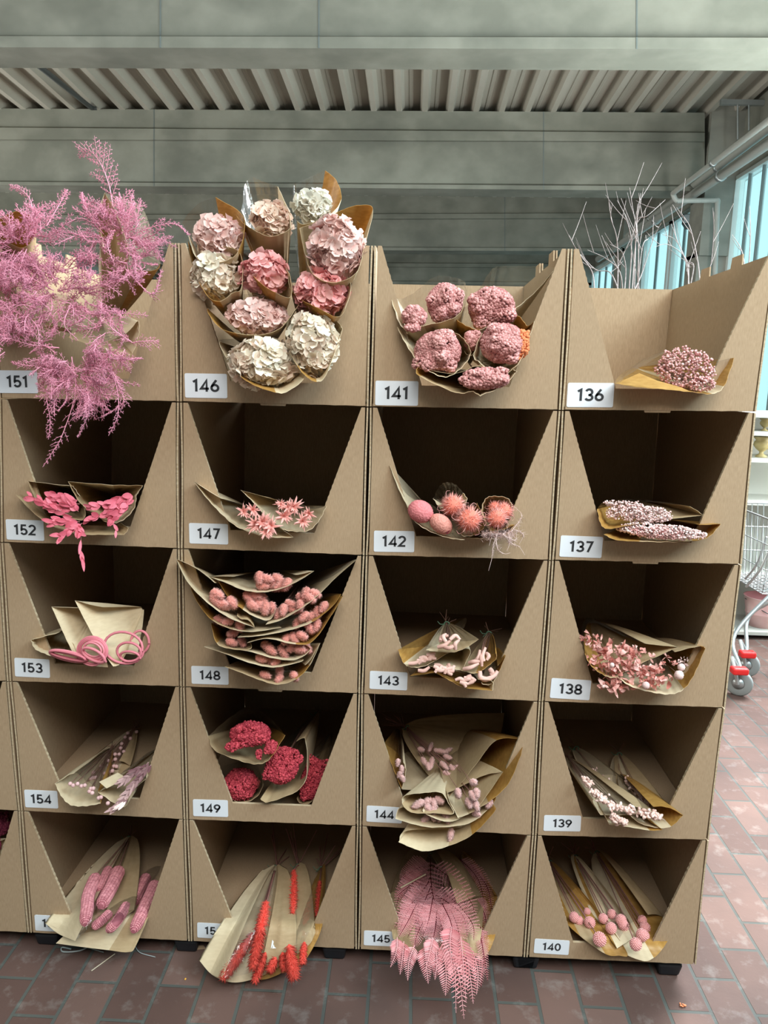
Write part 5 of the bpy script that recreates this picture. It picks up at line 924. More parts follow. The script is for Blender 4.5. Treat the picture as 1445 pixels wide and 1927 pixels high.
cob(b, [(705, 545, -.02), (650, 680, -.032), (640, 780, -.035), (625, 900, -.035)], 56); cob(b, [(875, 495, -.02), (820, 620, -.03), (740, 765, -.032)], 60); cob(b, [(800, 490, .0), (760, 570, -.005), (730, 660, -.008)], 46); b.tie(); b.stems([b.at(700, 540, -.01), b.at(870, 490, -.01), b.at(800, 490, 0)], 'stem', .0035, .05)
# --- carton 150: red plumes
g = 'red foxtail wraps in carton 150'
b = bag('R', 'amber edged wrap of red plumes at the right of carton 150', g, [(790, 1230, 'a', 0), (880, 1210, 'a', -.02), (970, 1140, 'a', -.02), (1060, 985, 'a', -.02), (1100, 880, 'Sa', -.01), (1112, 720, 'a', 0), (1070, 760, 'c', -.035), (960, 1000, 'c', -.04)], (1095, 420), -.08, 'long', 4, nm='plume_bouquet', bulge=.6, wr=.002)
fluff(b, (840, 1020, -.02), (880, 1275, -.03), 58, 'plume', 'red_plume', 840, 1.05, .0014, 1.15, .85, .3, .5); fluff(b, (960, 1000, -.01), (945, 1165, -.03), 34, 'plume', 'red_plume', 520, 1.05, .0014, 1.15, .85, .3, .5); fluff(b, (1080, 520, .0), (1060, 800, -.0), 32, 'plume', 'red_plume', 520, 1.05, .0014, 1.15, .85, .3, .5)
b.stems([b.at(1080, 520, 0)]*6, 'pinkstem', .0025, .18); b.tie()
b = bag('R', 'middle wrap of red plumes in carton 150 behind the cream fronted one', g, [(600, 1250, 't', 0), (700, 1215, 't', -.02), (880, 1110, 't', -.02), (1000, 1020, 't', -.02), (1046, 930, 'St', -.005), (1000, 960, 't', .03), (850, 1190, 'a', .03), (700, 1280, 'a', .03), (590, 1292, 'a', .02)], (915, 395), -.09, 'long', 4, nm='plume_bouquet', bulge=.6, wr=.002)
fluff(b, (880, 440, .01), (872, 770, -.01), 40, 'plume', 'red_plume', 760, 1.05, .0014, 1.15, .85, .3, .5); fluff(b, (790, 1080, -.005), (805, 1215, -.01), 36, 'plume', 'red_plume', 480, 1.05, .0014, 1.15, .85, .3, .5); fluff(b, (660, 1080, -.0), (575, 1305, -.012), 40, 'plume', 'red_plume', 560, 1.05, .0014, 1.15, .85, .3, .5); fluff(b, (740, 1120, .0), (690, 1225, -.01), 40, 'plume', 'red_plume', 480, 1.05, .0014, 1.15, .85, .3, .5)
b.stems([b.at(880, 440, 0)]*6, 'pinkstem', .0025, .18); b.tie()
b = bag('R', 'front wrap of carton 150, cream left half and two long red plumes', g, [(140, 1140, 'Sw', -.01), (230, 1245, 'w', -.03), (325, 1280, 'c', -.04), (480, 1258, 'c', -.05), (620, 1215, 't', -.05), (760, 1150, 't', -.04), (900, 1096, 'St', -.01), (720, 1220, 't', .03), (560, 1292, 'w', .03), (400, 1316, 'w', .02), (250, 1262, 'w', .005)], (742, 405), -.105, 'long', 4, nm='plume_bouquet', bulge=.6, wr=.002)
fluff(b, (665, 690, -.015), (560, 1195, -.03), 52, 'plume', 'red_plume', 1800, 1.05, .0014, 1.15, .85, .3, .5); fluff(b, (570, 930, -.0), (335, 1272, -.022), 50, 'plume', 'red_plume', 1300, 1.05, .0014, 1.15, .85, .3, .5)
b.stems([b.at(668, 690, -.01)]*3+[b.at(575, 930, 0)]*2, 'pinkstem', .003, .2); b.tie()
bm = MB(); q0 = lambda x, y: b.at(x, y, -.062)
for P in ([(712, 985), (722, 1000), (716, 1030), (700, 1055), (706, 1020)], [(722, 1020), (728, 1040), (742, 1050), (710, 1052), (716, 1038)]): V = [q0(*p) for p in P]; bm.add(np.vstack([V, [np.mean(V, axis=0)]]), [(i, (i+1) % 5, 5) for i in range(5)])
bm.build('white_mark', M['label'], b.root)  # small white mark on the kraft paper
# --- carton 145: pink fern
g = 'fern wraps in carton 145'
b = bag('S', 'fern wrap at the right of carton 145 with an amber edge', g, [(900, 1000, 'c', -.03), (960, 1060, 't', -.01), (1035, 1020, 'a', 0), (1096, 862, 'a', 0), (1108, 660, 'a', .01), (1090, 580, 'c', -.02), (960, 720, 'c', -.04)], (840, 265), -.055, 'long', 4, nm='fern_bouquet')
for P, w_ in ((((820, 300), (960, 460), (1020, 700)), 110), (((900, 340), (1030, 520), (1070, 720)), 90), (((960, 800, -.01), (1000, 1000, -.02), (1035, 1230, -.03)), 75), (((980, 820, -.01), (1000, 1040, -.02), (985, 1275, -.03)), 75), (((940, 600), (1010, 720), (1030, 900)), 90)): frond(b, [p if len(p) > 2 else (*p, 0) for p in P], w_, n=24, rachis='veins')
b = bag('S', 'large fern wrap at the front of carton 145, fronds spilling to the floor', g, [(350, 925, 't', .0), (480, 1000, 'c', -.02), (700, 1045, 'c', -.03), (850, 1040, 't', -.03), (912, 1050, 't', -.01), (965, 1000, 't', .0), (1000, 720, 't', .02), (985, 590, 't', .02), (800, 640, 'c', -.05), (500, 640, 'c', -.05), (306, 560, 't', .01), (312, 870, 't', .01)], (600, 265), -.085, 'long', 4, nm='fern_bouquet', bulge=.5)
main = [((600, 300), (610, 520), (650, 680), (705, 880)), ((610, 350), (760, 460), (900, 620), (945, 760)), ((610, 560), (740, 640), (850, 740), (880, 900)), ((605, 400), (480, 470), (380, 560), (340, 680)), ((610, 560), (480, 640), (400, 760), (370, 880)), ((640, 660), (560, 760), (500, 880), (480, 980)), ((600, 340), (500, 380), (420, 430), (370, 470)), ((650, 700), (640, 820), (620, 920), (600, 1020)), ((600, 450), (540, 560), (430, 640), (330, 740)), ((700, 560), (820, 660), (920, 800), (930, 920)), ((620, 480), (560, 620), (520, 720), (430, 900)), ((760, 700), (800, 800), (820, 900), (800, 1010))]
for P in main: frond(b, [(*p, -.012) for p in P], 150, n=20, rachis='veins')
main += [((560, 420), (430, 520), (330, 600)), ((590, 480), (500, 600), (400, 700), (330, 830)), ((620, 600), (590, 760), (540, 900)), ((690, 640), (760, 800), (760, 960)), ((500, 640), (430, 780), (360, 900))]
for P in main[-5:]: frond(b, [(*p, -.02) for p in P], 150, n=20, rachis='veins')
hang = [((350, 900), (345, 1000), (300, 1125), 80), ((400, 930), (390, 1050), (372, 1180), 80), ((480, 960), (440, 1080), (430, 1225), 85), ((560, 960), (570, 1100), (585, 1250), 100), ((640, 960), (650, 1090), (635, 1220), 85), ((700, 900), (780, 1100), (795, 1470), 130), ((760, 960), (820, 1200), (855, 1515), 130), ((700, 980), (720, 1180), (715, 1340), 110), ((860, 960), (900, 1180), (925, 1400), 110), ((920, 1000), (960, 1160), (950, 1330), 80), ((620, 900), (600, 1000), (560, 1160), 90), ((830, 900), (850, 1100), (870, 1380), 120), ((760, 820), (750, 950), (770, 1180), 120)]
for a, c_, e, w_ in hang: frond(b, [(*a, -.035), (*c_, -.05), (*e, -.06)], w_, n=17, rachis='fern', name='hanging_frond', lvl2=False)
b.tie()
bm = MB(); bm.tube([b.at(375, 525, -.075), b.at(565, 422, -.075)], .0022, n=6); bm.build('loose_straw', M['w'], b.root)
# --- carton 140: drumsticks
g = 'drumstick ball wraps in carton 140'
def drums(label, rim, apex, yc, pts, r, **kw):
    b = bag('T', label, g, rim, apex, yc, 'long', 4, nm='drumstick_bouquet', bulge=.55, wr=.002); tg = berries(b, pts, r, 'ball', 'drumstick_ball', 0, 2, .03, False, bumps=150); b.stems(tg, 'pinkstem', .0018, .09); b.tie(); return b
drums('left wrap of pink drumstick balls in carton 140 with an amber fold', [(275, 432, 'Sa', -.01), (325, 640, 'a', -.02), (440, 765, 't', -.02), (610, 885, 'a', -.02), (700, 897, 'a', -.01), (760, 880, 'a', .01), (600, 640, 'c', -.01), (440, 440, 'c', -.01), (350, 480, 'c', -.02)], (225, 250, .38), -.06, [(398, 636, 40, -.01), (432, 660, 36, .01), (505, 672, 44, 0), (572, 786, 52, -.01), (487, 597, 28, .01)], 42)
drums('right wrap of pink drumstick balls in carton 140, mottled amber corner', [(700, 848, 'w', -.02), (860, 932, 'w', -.02), (940, 912, 'a', -.02), (1000, 850, 'a', -.02), (1068, 740, 'Sa', .0), (1010, 640, 't', .02), (900, 620, 'c', -.03), (760, 700, 'c', -.03)], (545, 185, .42), -.06, [(862, 655, 36, 0), (880, 705, 42, .01), (860, 757, 46, -.01), (818, 820, 46, -.02), (885, 760, 30, .01)], 42)
drums('centre wrap of pink drumstick balls in carton 140, cream lip', [(495, 560, 'w', -.01), (580, 690, 'a', -.01), (690, 848, 'Sw', -.015), (822, 765, 'Sw', -.01), (760, 640, 'c', -.02), (690, 560, 'w', .02), (560, 500, 'w', .03)], (402, 215, .42), -.075, [(597, 645, 38, -.01), (655, 615, 37, 0), (718, 655, 43, -.01), (735, 692, 42, .005), (650, 710, 43, -.01)], 42)
# --- wraps in the cut-off carton at the left edge
b = bag('Q', 'cream wrap in the lowest carton at the left edge', '', [(-160, 380, 'w'), (-60, 470, 'w'), (0, 430, 'w'), (20, 340, 'w'), (52, 262, 'Sw'), (0, 280, 'w'), (-100, 300, 'w')], (-120, 300, .3), .02, .4, nm='bouquet'); blobs(b, -40, 320, 50, 60, 'dark_bloom', 300, .004, .5, .3, name='blossom_cluster')
b = bag('Q', 'dark plum blossoms in shade behind the cream wrap at the left edge', '', [(-160, 200, 'c'), (-100, 270, 't'), (0, 250, 't'), (60, 120, 'c'), (0, 90, 'c'), (-100, 90, 'c')], (-100, 180, .5), .12, .5, nm='bouquet'); blobs(b, -20, 170, 110, 100, 'dark_bloom', 500, .0045, .6, .3, name='blossom_cluster')
# --- carton 151: asparagus fern
g = 'asparagus fern wraps in carton 151'
def plume(b, P, tw=46, nt=15, nl=.0062, name='fern_spray', flat=.35):
    """feathery spray: curved stem, alternate twigs, each with side twigs set with short needles"""
    pts = smooth_path([b.at(*p) for p in P], 8); rs = b.np; bm = MB(); m = len(pts); bm.tube(pts, .0015, .0005, n=4, tint=.9, cap=False); Z = norm(TOCAM(pts[0])+rs.normal(size=3)*.5)
    t0 = rs.uniform(.0, .35)
    for i in range(nt):
        t = .05+.93*i/nt; f = t*(m-1); j = min(m-2, int(f)); o = pts[j]+(pts[j+1]-pts[j])*(f-j); d = norm(pts[j+1]-pts[j]); s_ = norm(np.cross(d, Z))*(1 if i % 2 else -1)
        L = b.k(tw)*(1-t)**.5*rs.uniform(.5, 1.2)*min(1, .4+t*2); e = norm(s_*rs.uniform(.6, 1.1)+d*.8+Z*rs.uniform(-flat, flat)); q1 = o+e*L*.5+d*L*.08; q2 = o+e*L+d*L*.25+np.array([0, 0, -1])*L*rs.uniform(-.05, .15)
        bm.tube([o, q1, q2], .0006, .0003, n=3, tint=.7, cap=False); ns = max(3, int(L/.0055)); w_ = np.cross(e, Z)
        for k in range(ns):
            u = .12+.86*k/ns; c = o+(q1-o)*(u*2) if u < .5 else q1+(q2-q1)*(u*2-1); l = L*.30*(1-u)**.6*rs.uniform(.6, 1.2); g_ = norm(w_*(1 if k % 2 else -1)+e*.9+rs.normal(size=3)*.2); n = max(3, int(l/.0016)); v = rs.uniform(0, 1, n)
            hairs(bm, c+g_*(v*l)[:, None], g_*.9+rs.normal(size=(n, 3))*.55, nl*rs.uniform(.6, 1.2, n)*(1-.4*v), .00075, rs, np.clip(t0+rs.uniform(.1, .8, n), 0, 1)); hairs(bm, c[None], g_[None], np.array([l]), .0003, rs, .7)
    n = nt*2; u = rs.uniform(.3, 1, n); O = pts[(u*(m-1)).astype(int)]; hairs(bm, O, rs.normal(size=(n, 3))*.7+norm(pts[-1]-pts[0])*.8, nl*rs.uniform(.6, 1.2, n), .0005, rs, .8)
    bm.build(name, M['asp'], b.root)
def aspbag(label, rim, apex, yc, base, region, n, heroes=(), tilt=.3, extra=()):
    b = bag('A', label, g, rim, apex, yc, tilt, nm='asparagus_fern_bouquet')
    for P in heroes: big = P[-1][1] == 92; plume(b, [(x, y, d-.01) for x, y, d in P], 150 if big else 60, 26, flat=.12 if big else .35)
    x, y, rx, ry, a0, a1 = region
    for i in range(n):
        a = math.radians(a0+(a1-a0)*(i+b.rng.uniform(-.4, .4))/max(1, n-1)); r0, r1 = b.rng.uniform(.05, .6), 0; L = b.rng.uniform(90, 230); da = a+b.rng.uniform(-1.0, 1.0)
        sx, sy = x+rx*r0*math.cos(a), y-ry*r0*math.sin(a); ex, ey = sx+L*math.cos(da), sy-L*.9*math.sin(da); d0, d1 = b.rng.uniform(-.03, .03), b.rng.uniform(-.10, -.01); q = b.rng.uniform(-.35, .35)*L
        plume(b, [(sx, sy, d0), ((sx+ex)/2+q*math.sin(da), (sy+ey)/2+q*math.cos(da), (d0+d1)/2-.015), (ex, ey, d1)], b.rng.uniform(50, 85), b.rng.randint(12, 17))
    for x, y, rx, ry, n2 in extra:
        for i in range(n2):
            a, r_ = b.rng.uniform(0, 6.28), b.rng.uniform(0, 1)**.5; sx, sy = x+rx*r_*math.cos(a), y+ry*r_*math.sin(a); da, L = b.rng.uniform(0, 6.28), b.rng.uniform(90, 190); d0 = b.rng.uniform(-.075, -.03); q = b.rng.uniform(-.35, .35)*L; ex, ey = sx+L*math.cos(da), sy-L*.8*math.sin(da)
            plume(b, [(sx, sy, d0), ((sx+ex)/2+q*math.sin(da), (sy+ey)/2+q*math.cos(da), d0-.015), (ex, ey, d0+b.rng.uniform(-.01, .01))], b.rng.uniform(50, 85), b.rng.randint(12, 17))
    return b
aspbag('asparagus fern in the amber topped wrap at the upper left of carton 151', [(-80, 540, 't'), (20, 600, 't'), (140, 640, 't'), (205, 520, 'a'), (150, 450, 'a'), (80, 440, 'a'), (0, 475, 'a'), (-60, 490, 'a')], (150, 1000, .3), .03, (110, 700), (130, 640, 260, 230, 20, 330), 54, [((200, 560, -.01), (170, 380, -.0), (110, 315, .0), (55, 298, .0)), ((230, 560, -.02), (210, 440, -.02), (130, 395, -.02)), ((260, 520, -.01), (330, 400, 0), (375, 315, 0))])
aspbag('asparagus fern at the right of carton 151, under clear film, with the tallest spray', [(585, 335, 'Sc'), (760, 390, 'c'), (810, 450, 'c'), (895, 730, 'a'), (780, 770, 't'), (640, 720, 't'), (560, 600, 'c'), (550, 450, 'w')], (600, 1050, .3), -.0, (620, 700), (640, 600, 270, 240, -50, 190), 50, [((640, 480, -.02), (610, 300, -.01), (560, 170, .0), (500, 100, .0), (432, 92, .0)), ((760, 560, 0), (870, 520, -.02), (980, 510, -.04), (1060, 575, -.06)), ((780, 700, -.04), (860, 640, -.06), (960, 575, -.07)), ((700, 600, -.02), (720, 460, -.02), (738, 340, -.01)), ((700, 760, -.05), (850, 900, -.07), (905, 760, -.07)), ((560, 520, -.02), (480, 420, -.02), (455, 330, -.02))], extra=[(640, 780, 190, 120, 14)])
bb = bag('A', 'cream paper flap beside the clear film at the top right of carton 151', g, [(585, 335, 'Sw'), (640, 430, 'w'), (690, 560, 'w'), (722, 690, 'w'), (630, 715, 'o'), (560, 600, 'o'), (545, 450, 'w')], (640, 900, .3), -.045, .3, nm='asparagus_fern_bouquet', bulge=.9)
plume(bb, [(640, 740, -.02), (600, 620, -.03), (640, 540, -.03)], 50, 20)
aspbag('asparagus fern around the cream paper cone at the centre of carton 151', [(300, 1070, 'w'), (345, 1000, 'w'), (382, 905, 'Sc'), (280, 900, 'c'), (180, 950, 'c'), (160, 1030, 't'), (220, 1080, 't')], (620, 1130, .2), -.06, (330, 900), (300, 880, 360, 260, 0, 360), 66, [((300, 880, -.02), (120, 780, -.04), (10, 720, -.05)), ((420, 860, -.02), (560, 860, -.05), (700, 740, -.06)), ((500, 960, -.02), (650, 1000, -.06), (830, 1020, -.07))])
aspbag('asparagus fern in the lowest wrap of carton 151 cascading over the carton below', [(380, 1140, 't'), (560, 1200, 't'), (690, 1230, 't'), (740, 1230, 'w'), (778, 1112, 'Sw'), (770, 1050, 'w'), (700, 1120, 'c'), (560, 1165, 'c'), (420, 1110, 'c')], (520, 1000, .3), -.09, (480, 1180), (440, 1330, 250, 260, 150, 400), 64, [((400, 1250, -.02), (420, 1450, -.03), (350, 1680, -.04), (300, 1770, -.04), (238, 1865, -.04)), ((560, 1260, -.02), (640, 1380, -.04), (660, 1560, -.05), (605, 1690, -.05)), ((330, 1300, -.02), (260, 1440, -.03), (280, 1600, -.04), (270, 1710, -.04)), ((460, 1250, -.02), (540, 1420, -.03), (480, 1600, -.04), (435, 1700, -.04)), ((300, 1270, -.03), (180, 1300, -.04), (60, 1280, -.04)), ((330, 1200, -.03), (160, 1180, -.04), (10, 1130, -.04)), ((600, 1220, -.03), (690, 1260, -.04), (800, 1260, -.05)), ((640, 1400, -.04), (690, 1500, -.04), (560, 1590, -.04))], .15, [(560, 1130, 200, 110, 15), (420, 1330, 200, 120, 12)])
aspbag('asparagus fern at the left edge of carton 151 half out of frame', [(-150, 900, 't'), (-60, 1040, 't'), (60, 1100, 't'), (120, 1010, 'c'), (60, 880, 'c'), (-80, 840, 'c')], (60, 900, .2), -.06, (20, 900), (40, 950, 260, 260, 40, 360), 48, extra=[(60, 1130, 190, 130, 16)])
# ------------------------------------------------------------------ pipes, lamp and struts along the right-hand wall
XP = at(1318, 420, YB[1])[0]-.14
def pipe(name, label, P, r, X=None, sm=True):
    X = XP if X is None else X; pts = [at_x(x, y, X) for x, y in P]; bm = MB(); t = thing(name, pts[0], label, 'pipe', 'pipes along the window wall')
    bm.tube(np.array(pts), r, n=12); bm.build('pipe_run', M['pipe'], t)
    for p, q in zip(pts[:-1], pts[1:]):
        L = np.linalg.norm(q-p); k = max(1, int(L/2.2))
        for i in range(k):
            c = p+(q-p)*(i+.5)/k; d = norm(q-p); cb = MB(); cb.lathe(c-d*.025, [(r*1.0, 0), (r*1.25, 0), (r*1.25, .05), (r*1.0, .05)], 12, 0, d); cb.build('pipe_clamp', M['steel'], t)
    return t
far = lambda a, b, f: (a[0]+(b[0]-a[0])*f, a[1]+(b[1]-a[1])*f)
pipe('wall_pipe', 'thin white pipe running highest along the window wall with a bend down', [(1500, 184), (1445, 228), (1266, 364)], .032, at(1266, 364, 8.55)[0])
p0 = at(1266, 364, 8.55); dn = MB(); e1 = np.array([at(1270, 378, p0[1])[0], p0[1], at(1270, 378, p0[1])[2]]); e2 = at(1350, 377, p0[1]); e3 = at(1345, 520, p0[1])
tp = thing('wall_pipe', p0, 'white elbow pipe dropping in front of the pale concrete post', 'pipe', 'pipes along the window wall'); dn.tube(smooth_path([p0, e1+np.array([0, 0, .02]), e1+(e2-e1)*.06], 4), .034, n=12); dn.tube(np.array([e1+(e2-e1)*.05, e2-(e2-e1)*.04]), .032, n=12); dn.tube(smooth_path([e2-(e2-e1)*.06, e2, e2+(e3-e2)*.05], 4), .034, n=12); dn.tube(np.array([e2+(e3-e2)*.04, e3]), .032, n=12); dn.build('pipe_run', M['pipe'], tp)
pipe('wall_pipe', 'middle white pipe along the window wall, under the thin one', [(1510, 196), (1445, 244), (1180, 444)], .045)
pipe('wall_pipe', 'thick lowest white pipe along the window wall above the glazing', [(1520, 222), (1445, 270), (1125, 488)], .058)
def strut(label, a, b, Y, rods=()):
    A, B = at(*a, Y), at(*b, Y); t = thing('pipe_hanger', A, label, 'hanger', 'pipe hangers'); bm = MB()
    bm.hexa([A+np.array([0, 0, -.03]), B+np.array([0, 0, -.03]), B+np.array([0, .05, -.03]), A+np.array([0, .05, -.03]), A+np.array([0, 0, .03]), B+np.array([0, 0, .03]), B+np.array([0, .05, .03]), A+np.array([0, .05, .03])]); bm.build('rail', M['steel'], t, False)
    for x, y0, y1 in rods: r_ = MB(); r_.tube(np.array([at(x, y0, Y+.02), at(x, y1, Y+.02)]), .012, n=6); r_.build('rod', M['steel'], t)
strut('steel hanger rail with two rods at the top right under the roof', (1357, 191), (1452, 193), 8.2, ((1388, 193, 262), (1409, 193, 246)))
strut('short steel hanger rail beside the end of the second beam', (1222, 361), (1264, 362), 12.3, ((1250, 361, 378),))
strut('steel hanger rail over the bare branches under the far roof', (1158, 380), (1227, 382), 15.6, ((1180, 381, 430), (1215, 382, 420)))
strut('farthest steel hanger rail behind the tip of carton 136', (1092, 473), (1134, 473), 20.0, ((1110, 473, 490),))
c = at(1300, 416, 9.9); fl = thing('floodlight', c, 'small dark floodlight with pale face on the right wall', 'lamp'); bm = MB()
X_, Z_ = np.array([.9, -.35, 0]), norm(np.array([.35, .8, -.55])); Xn = norm(X_); Yn = norm(np.cross(Z_, Xn))
bx = lambda a, b, d0, d1: [c+Xn*sx*s1+Yn*sy*s2+Z_*dz for dz, s1, s2 in ((d0, a, a*.8), (d1, b, b*.8)) for sx, sy in ((-1, -1), (1, -1), (1, 1), (-1, 1))]
bm.hexa(bx(.12, .08, -.05, .10)); bm.build('lamp_housing', M['dark_metal'], fl, False); bm = MB(); bm.hexa(bx(.10, .10, -.056, -.05)); bm.build('lamp_glass', M['label'], fl, False); bm = MB(); bm.tube([c+Z_*.08, c+np.array([.25, .1, .12])], .015, n=6); bm.build('bracket', M['dark_metal'], fl)
b1 = MB(); b1.tube(np.array([at(28, 88, 5.3), at(172, 203, 8.7)]), .03, n=8); b1.tube(np.array([at(172, 203, 8.7), at(182, 203, 8.72)]), .03, n=8); tag(b1.build('ceiling_conduit', M['dark_metal']), 'dark conduit running along the roof sheet at the upper left', 'pipe')

# ------------------------------------------------------------------ bare branches behind the right-hand cartons
def branches(name, label, Y, L):
    f = lambda x, y: (1060+x/3.753, 180+y/3.753); t = thing(name, at(*f(*L[0][0]), Y), label, 'branches', 'bare branches behind the cartons'); rr = random.Random(3)
    for P in L:
        pts = smooth_path([at(*f(x, y), Y+rr.uniform(-.12, .12)) for x, y in P], 6); bm = MB(); bm.tube(pts, .0030, .0010, n=5)
        for i in range(6, len(pts)-2, 5):
            d = norm(pts[i+1]-pts[i]); e = norm(d+np.array([rr.uniform(-1, 1), rr.uniform(-.4, .4), rr.uniform(-.3, .7)])); l = rr.uniform(.05, .17); bm.tube(smooth_path([pts[i], pts[i]+e*l*.5+np.array([0, 0, .01]), pts[i]+e*l+np.array([0, 0, .03])], 3), 0.0017, .0008, n=4)
        bm.build('branch', M['branch'], t)
M['branch'] = noisy('pale_bark', (.26, .215, .21), (.38, .33, .32), (20, 20, 60), 4)
branches('branch_bunch', 'bare pale branches between cartons 141 and 136 in front of the windows', 1.6, [((480, 1460), (500, 1150), (515, 950), (490, 800), (468, 650)), ((380, 1460), (385, 1200), (375, 1000), (335, 860), (345, 760)), ((420, 1460), (400, 1250), (300, 1150), (170, 1090)), ((520, 1460), (530, 1100), (520, 880), (590, 850), (720, 735)), ((400, 1400), (330, 1250), (230, 1230), (120, 1120)), ((500, 1400), (510, 1000), (520, 850), (545, 690)), ((460, 1420), (480, 1050), (440, 860), (380, 740)), ((500, 1380), (560, 1240), (640, 1000), (690, 900)), ((540, 1400), (530, 1300), (560, 1060), (600, 1010)), ((430, 1400), (440, 1220), (410, 1100), (330, 1050)), ((220, 1380), (200, 1240), (100, 1100), (40, 985))])
branches('branch_bunch', 'thin bare branches in front of the bright windows above carton 136', 1.9, [((970, 1400), (950, 1180), (900, 950), (860, 870), (800, 790)), ((880, 1400), (880, 1200), (830, 1110), (730, 1050), (640, 1070)), ((890, 1360), (860, 1160), (790, 1020), (700, 980)), ((1300, 1330), (1320, 1000), (1315, 780)), ((1290, 1300), (1260, 1100), (1190, 980)), ((980, 1400), (1040, 1200), (1060, 1000), (1062, 820)), ((900, 1330), (920, 1200), (880, 1180), (870, 1240))])

# ------------------------------------------------------------------ shelf with urns, bucket and trolley past the right-hand cartons
M['urn'] = noisy('old_gold', (.30, .23, .09), (.44, .36, .17), (14, 14, 14), 5, .45, .5); M['white_board'] = mat('white_board', (.5, .51, .47), .5, .3); M['bucket'] = noisy('pink_enamel', (.72, .42, .42), (.80, .55, .54), (9, 9, 9), 4, .45, .4); M['bucket_in'] = mat('bucket_inside', (.62, .26, .28), .5, .3)
M['red_plastic'] = mat('red_plastic', (.62, .02, .02), .4, .4); M['tyre'] = mat('grey_tyre', (.22, .24, .24), .6, .3)
q = at_z(1392, 1203, 0); SX, SY = q[0]-.12, q[1]; zt = at(1440, 776, SY)[2]
sh = thing('shelf_unit', (SX+.5, SY+.2, 0), 'white shelf unit standing past the right-hand cartons', 'shelf'); bm = MB()
bm.box((SX, SY+.0, 0), (SX+.03, SY+.42, zt)); bm.box((SX+1.17, SY, 0), (SX+1.2, SY+.42, zt)); bm.build('side_panel', M['white_board'], sh, False); bm = MB(); bm.box((SX, SY+.41, 0), (SX+1.2, SY+.425, zt)); bm.build('back_panel', M['white_board'], sh, False)
ZS = [at(1440, y, SY)[2] for y in (1190, 1082, 945, 864, 813, 779)]
for z in ZS: bm = MB(); bm.box((SX+.03, SY, z-.024), (SX+1.17, SY+.41, z)); bm.build('shelf', M['white_board'], sh, False)
for i, (zi, x, lab) in enumerate(((4, 1443, 'gold urn on the highest shelf at the right edge'), (3, 1442, 'gold urn on the second shelf from the top at the right edge'))):
    p = at(x, 800, SY+.12); u = thing('urn', (p[0], SY+.15, ZS[zi]), lab, 'urn', 'gold urns on the white shelf'); hh = (ZS[zi+1]-ZS[zi]-.03) if zi < 5 else .1; s_ = hh/.2
    bm = MB(); bm.lathe((p[0], SY+.15, ZS[zi]), [(.001, 0), (.05*s_, 0), (.05*s_, .012*s_), (.02*s_, .03*s_), (.018*s_, .05*s_), (.05*s_, .075*s_), (.075*s_, .11*s_), (.07*s_, .14*s_), (.055*s_, .155*s_), (.085*s_, .185*s_), (.08*s_, .188*s_), (.05*s_, .155*s_), (.001, .12*s_)], 24); bm.build('urn_body', M['urn'], u)
p = at(1441, 1150, SY+.12); bk = thing('bucket', (p[0], SY+.17, ZS[0]), 'pink enamel bucket on the lowest white shelf', 'bucket'); R_ = (at(1445, 1150, SY+.1)[0]-at(1409, 1150, SY+.1)[0]); hb = at(1430, 1126, SY+.1)[2]-ZS[0]
bm = MB(); bm.lathe((p[0], SY+.17, ZS[0]), [(.001, .0), (R_*.72, 0), (R_*.82, hb*.4), (R_*.86, hb*.42), (R_*.86, hb*.47), (R_*.84, hb*.49), (R_*.98, hb*.97), (R_*1.03, hb), (R_*.97, hb*1.0)], 28); bm.build('bucket_body', M['bucket'], bk); bm = MB(); bm.lathe((p[0], SY+.17, ZS[0]), [(R_*.97, hb), (R_*.7, .02), (.001, .02)], 28); bm.build('bucket_inside', M['bucket_in'], bk)
bm = MB(); bm.tube(smooth_path([(p[0]-R_, SY+.17, ZS[0]+hb*.9), (p[0], SY+.17-R_*1.05, ZS[0]+hb*.55), (p[0]+R_, SY+.17, ZS[0]+hb*.9)], 8), .003, n=6); bm.build('bucket_handle', M['dark_metal'], bk)
w0 = at_z(1384, 1308, 0); TX, TY = w0[0], w0[1]
tr = thing('trolley', (TX+.3, TY+.3, 0), 'steel wire trolley with red wheel guards beside the right-hand cartons', 'trolley')
def wheel(x, y, px_, py_):
    R = .075; c = np.array([x, y, R]); a = norm(np.array([.55, .83, 0])); bm = MB(); bm.lathe(c-a*.016, [(R*.45, 0), (R*.9, 0), (R, .006), (R, .026), (R*.9, .032), (R*.45, .032)], 24, 0, a); w_ = bm.build('wheel', M['tyre'], tr)
    h = MB(); h.lathe(c-a*.02, [(.001, 0), (R*.42, 0), (R*.42, .04), (.001, .04)], 18, 0, a); h.build('hub', M['steel'], w_ if False else tr)
    f = MB(); t_ = np.cross(a, (0, 0, 1)); f.tube(smooth_path([c+a*.03, c+a*.03+np.array([0, 0, R])-t_*.02, c+np.array([0, 0, R*1.9])-t_*.05], 5), .011, n=8); f.tube(smooth_path([c-a*.03, c-a*.03+np.array([0, 0, R])-t_*.02, c+np.array([0, 0, R*1.9])-t_*.05], 5), .011, n=8); f.build('wheel_fork', M['steel'], tr)
    g_ = MB(); o = at(px_, py_, y-.06); g_.hexa([o+np.array([sx*.045, sy*.03, sz*.02]) for sz in (-1, 1) for sx, sy in ((-1, -1), (1, -1), (1, 1), (-1, 1))]); gg = g_.build('wheel_guard', M['red_plastic'], tr, False); gg['label'] = 'red wheel guard'
    bv = gg.modifiers.new('bevel', 'BEVEL'); bv.width = .012; bv.segments = 3
wheel(TX+.01, TY, 1391, 1262); q2 = at_z(1402, 1272, 0); wheel(q2[0], q2[1], 1406, 1231)
bm = MB(); zb0, zb1 = at(1420, 1098, TY+.25)[2], at(1420, 962, TY+.25)[2]
bl = at(1409, 1020, TY+.25)[0]
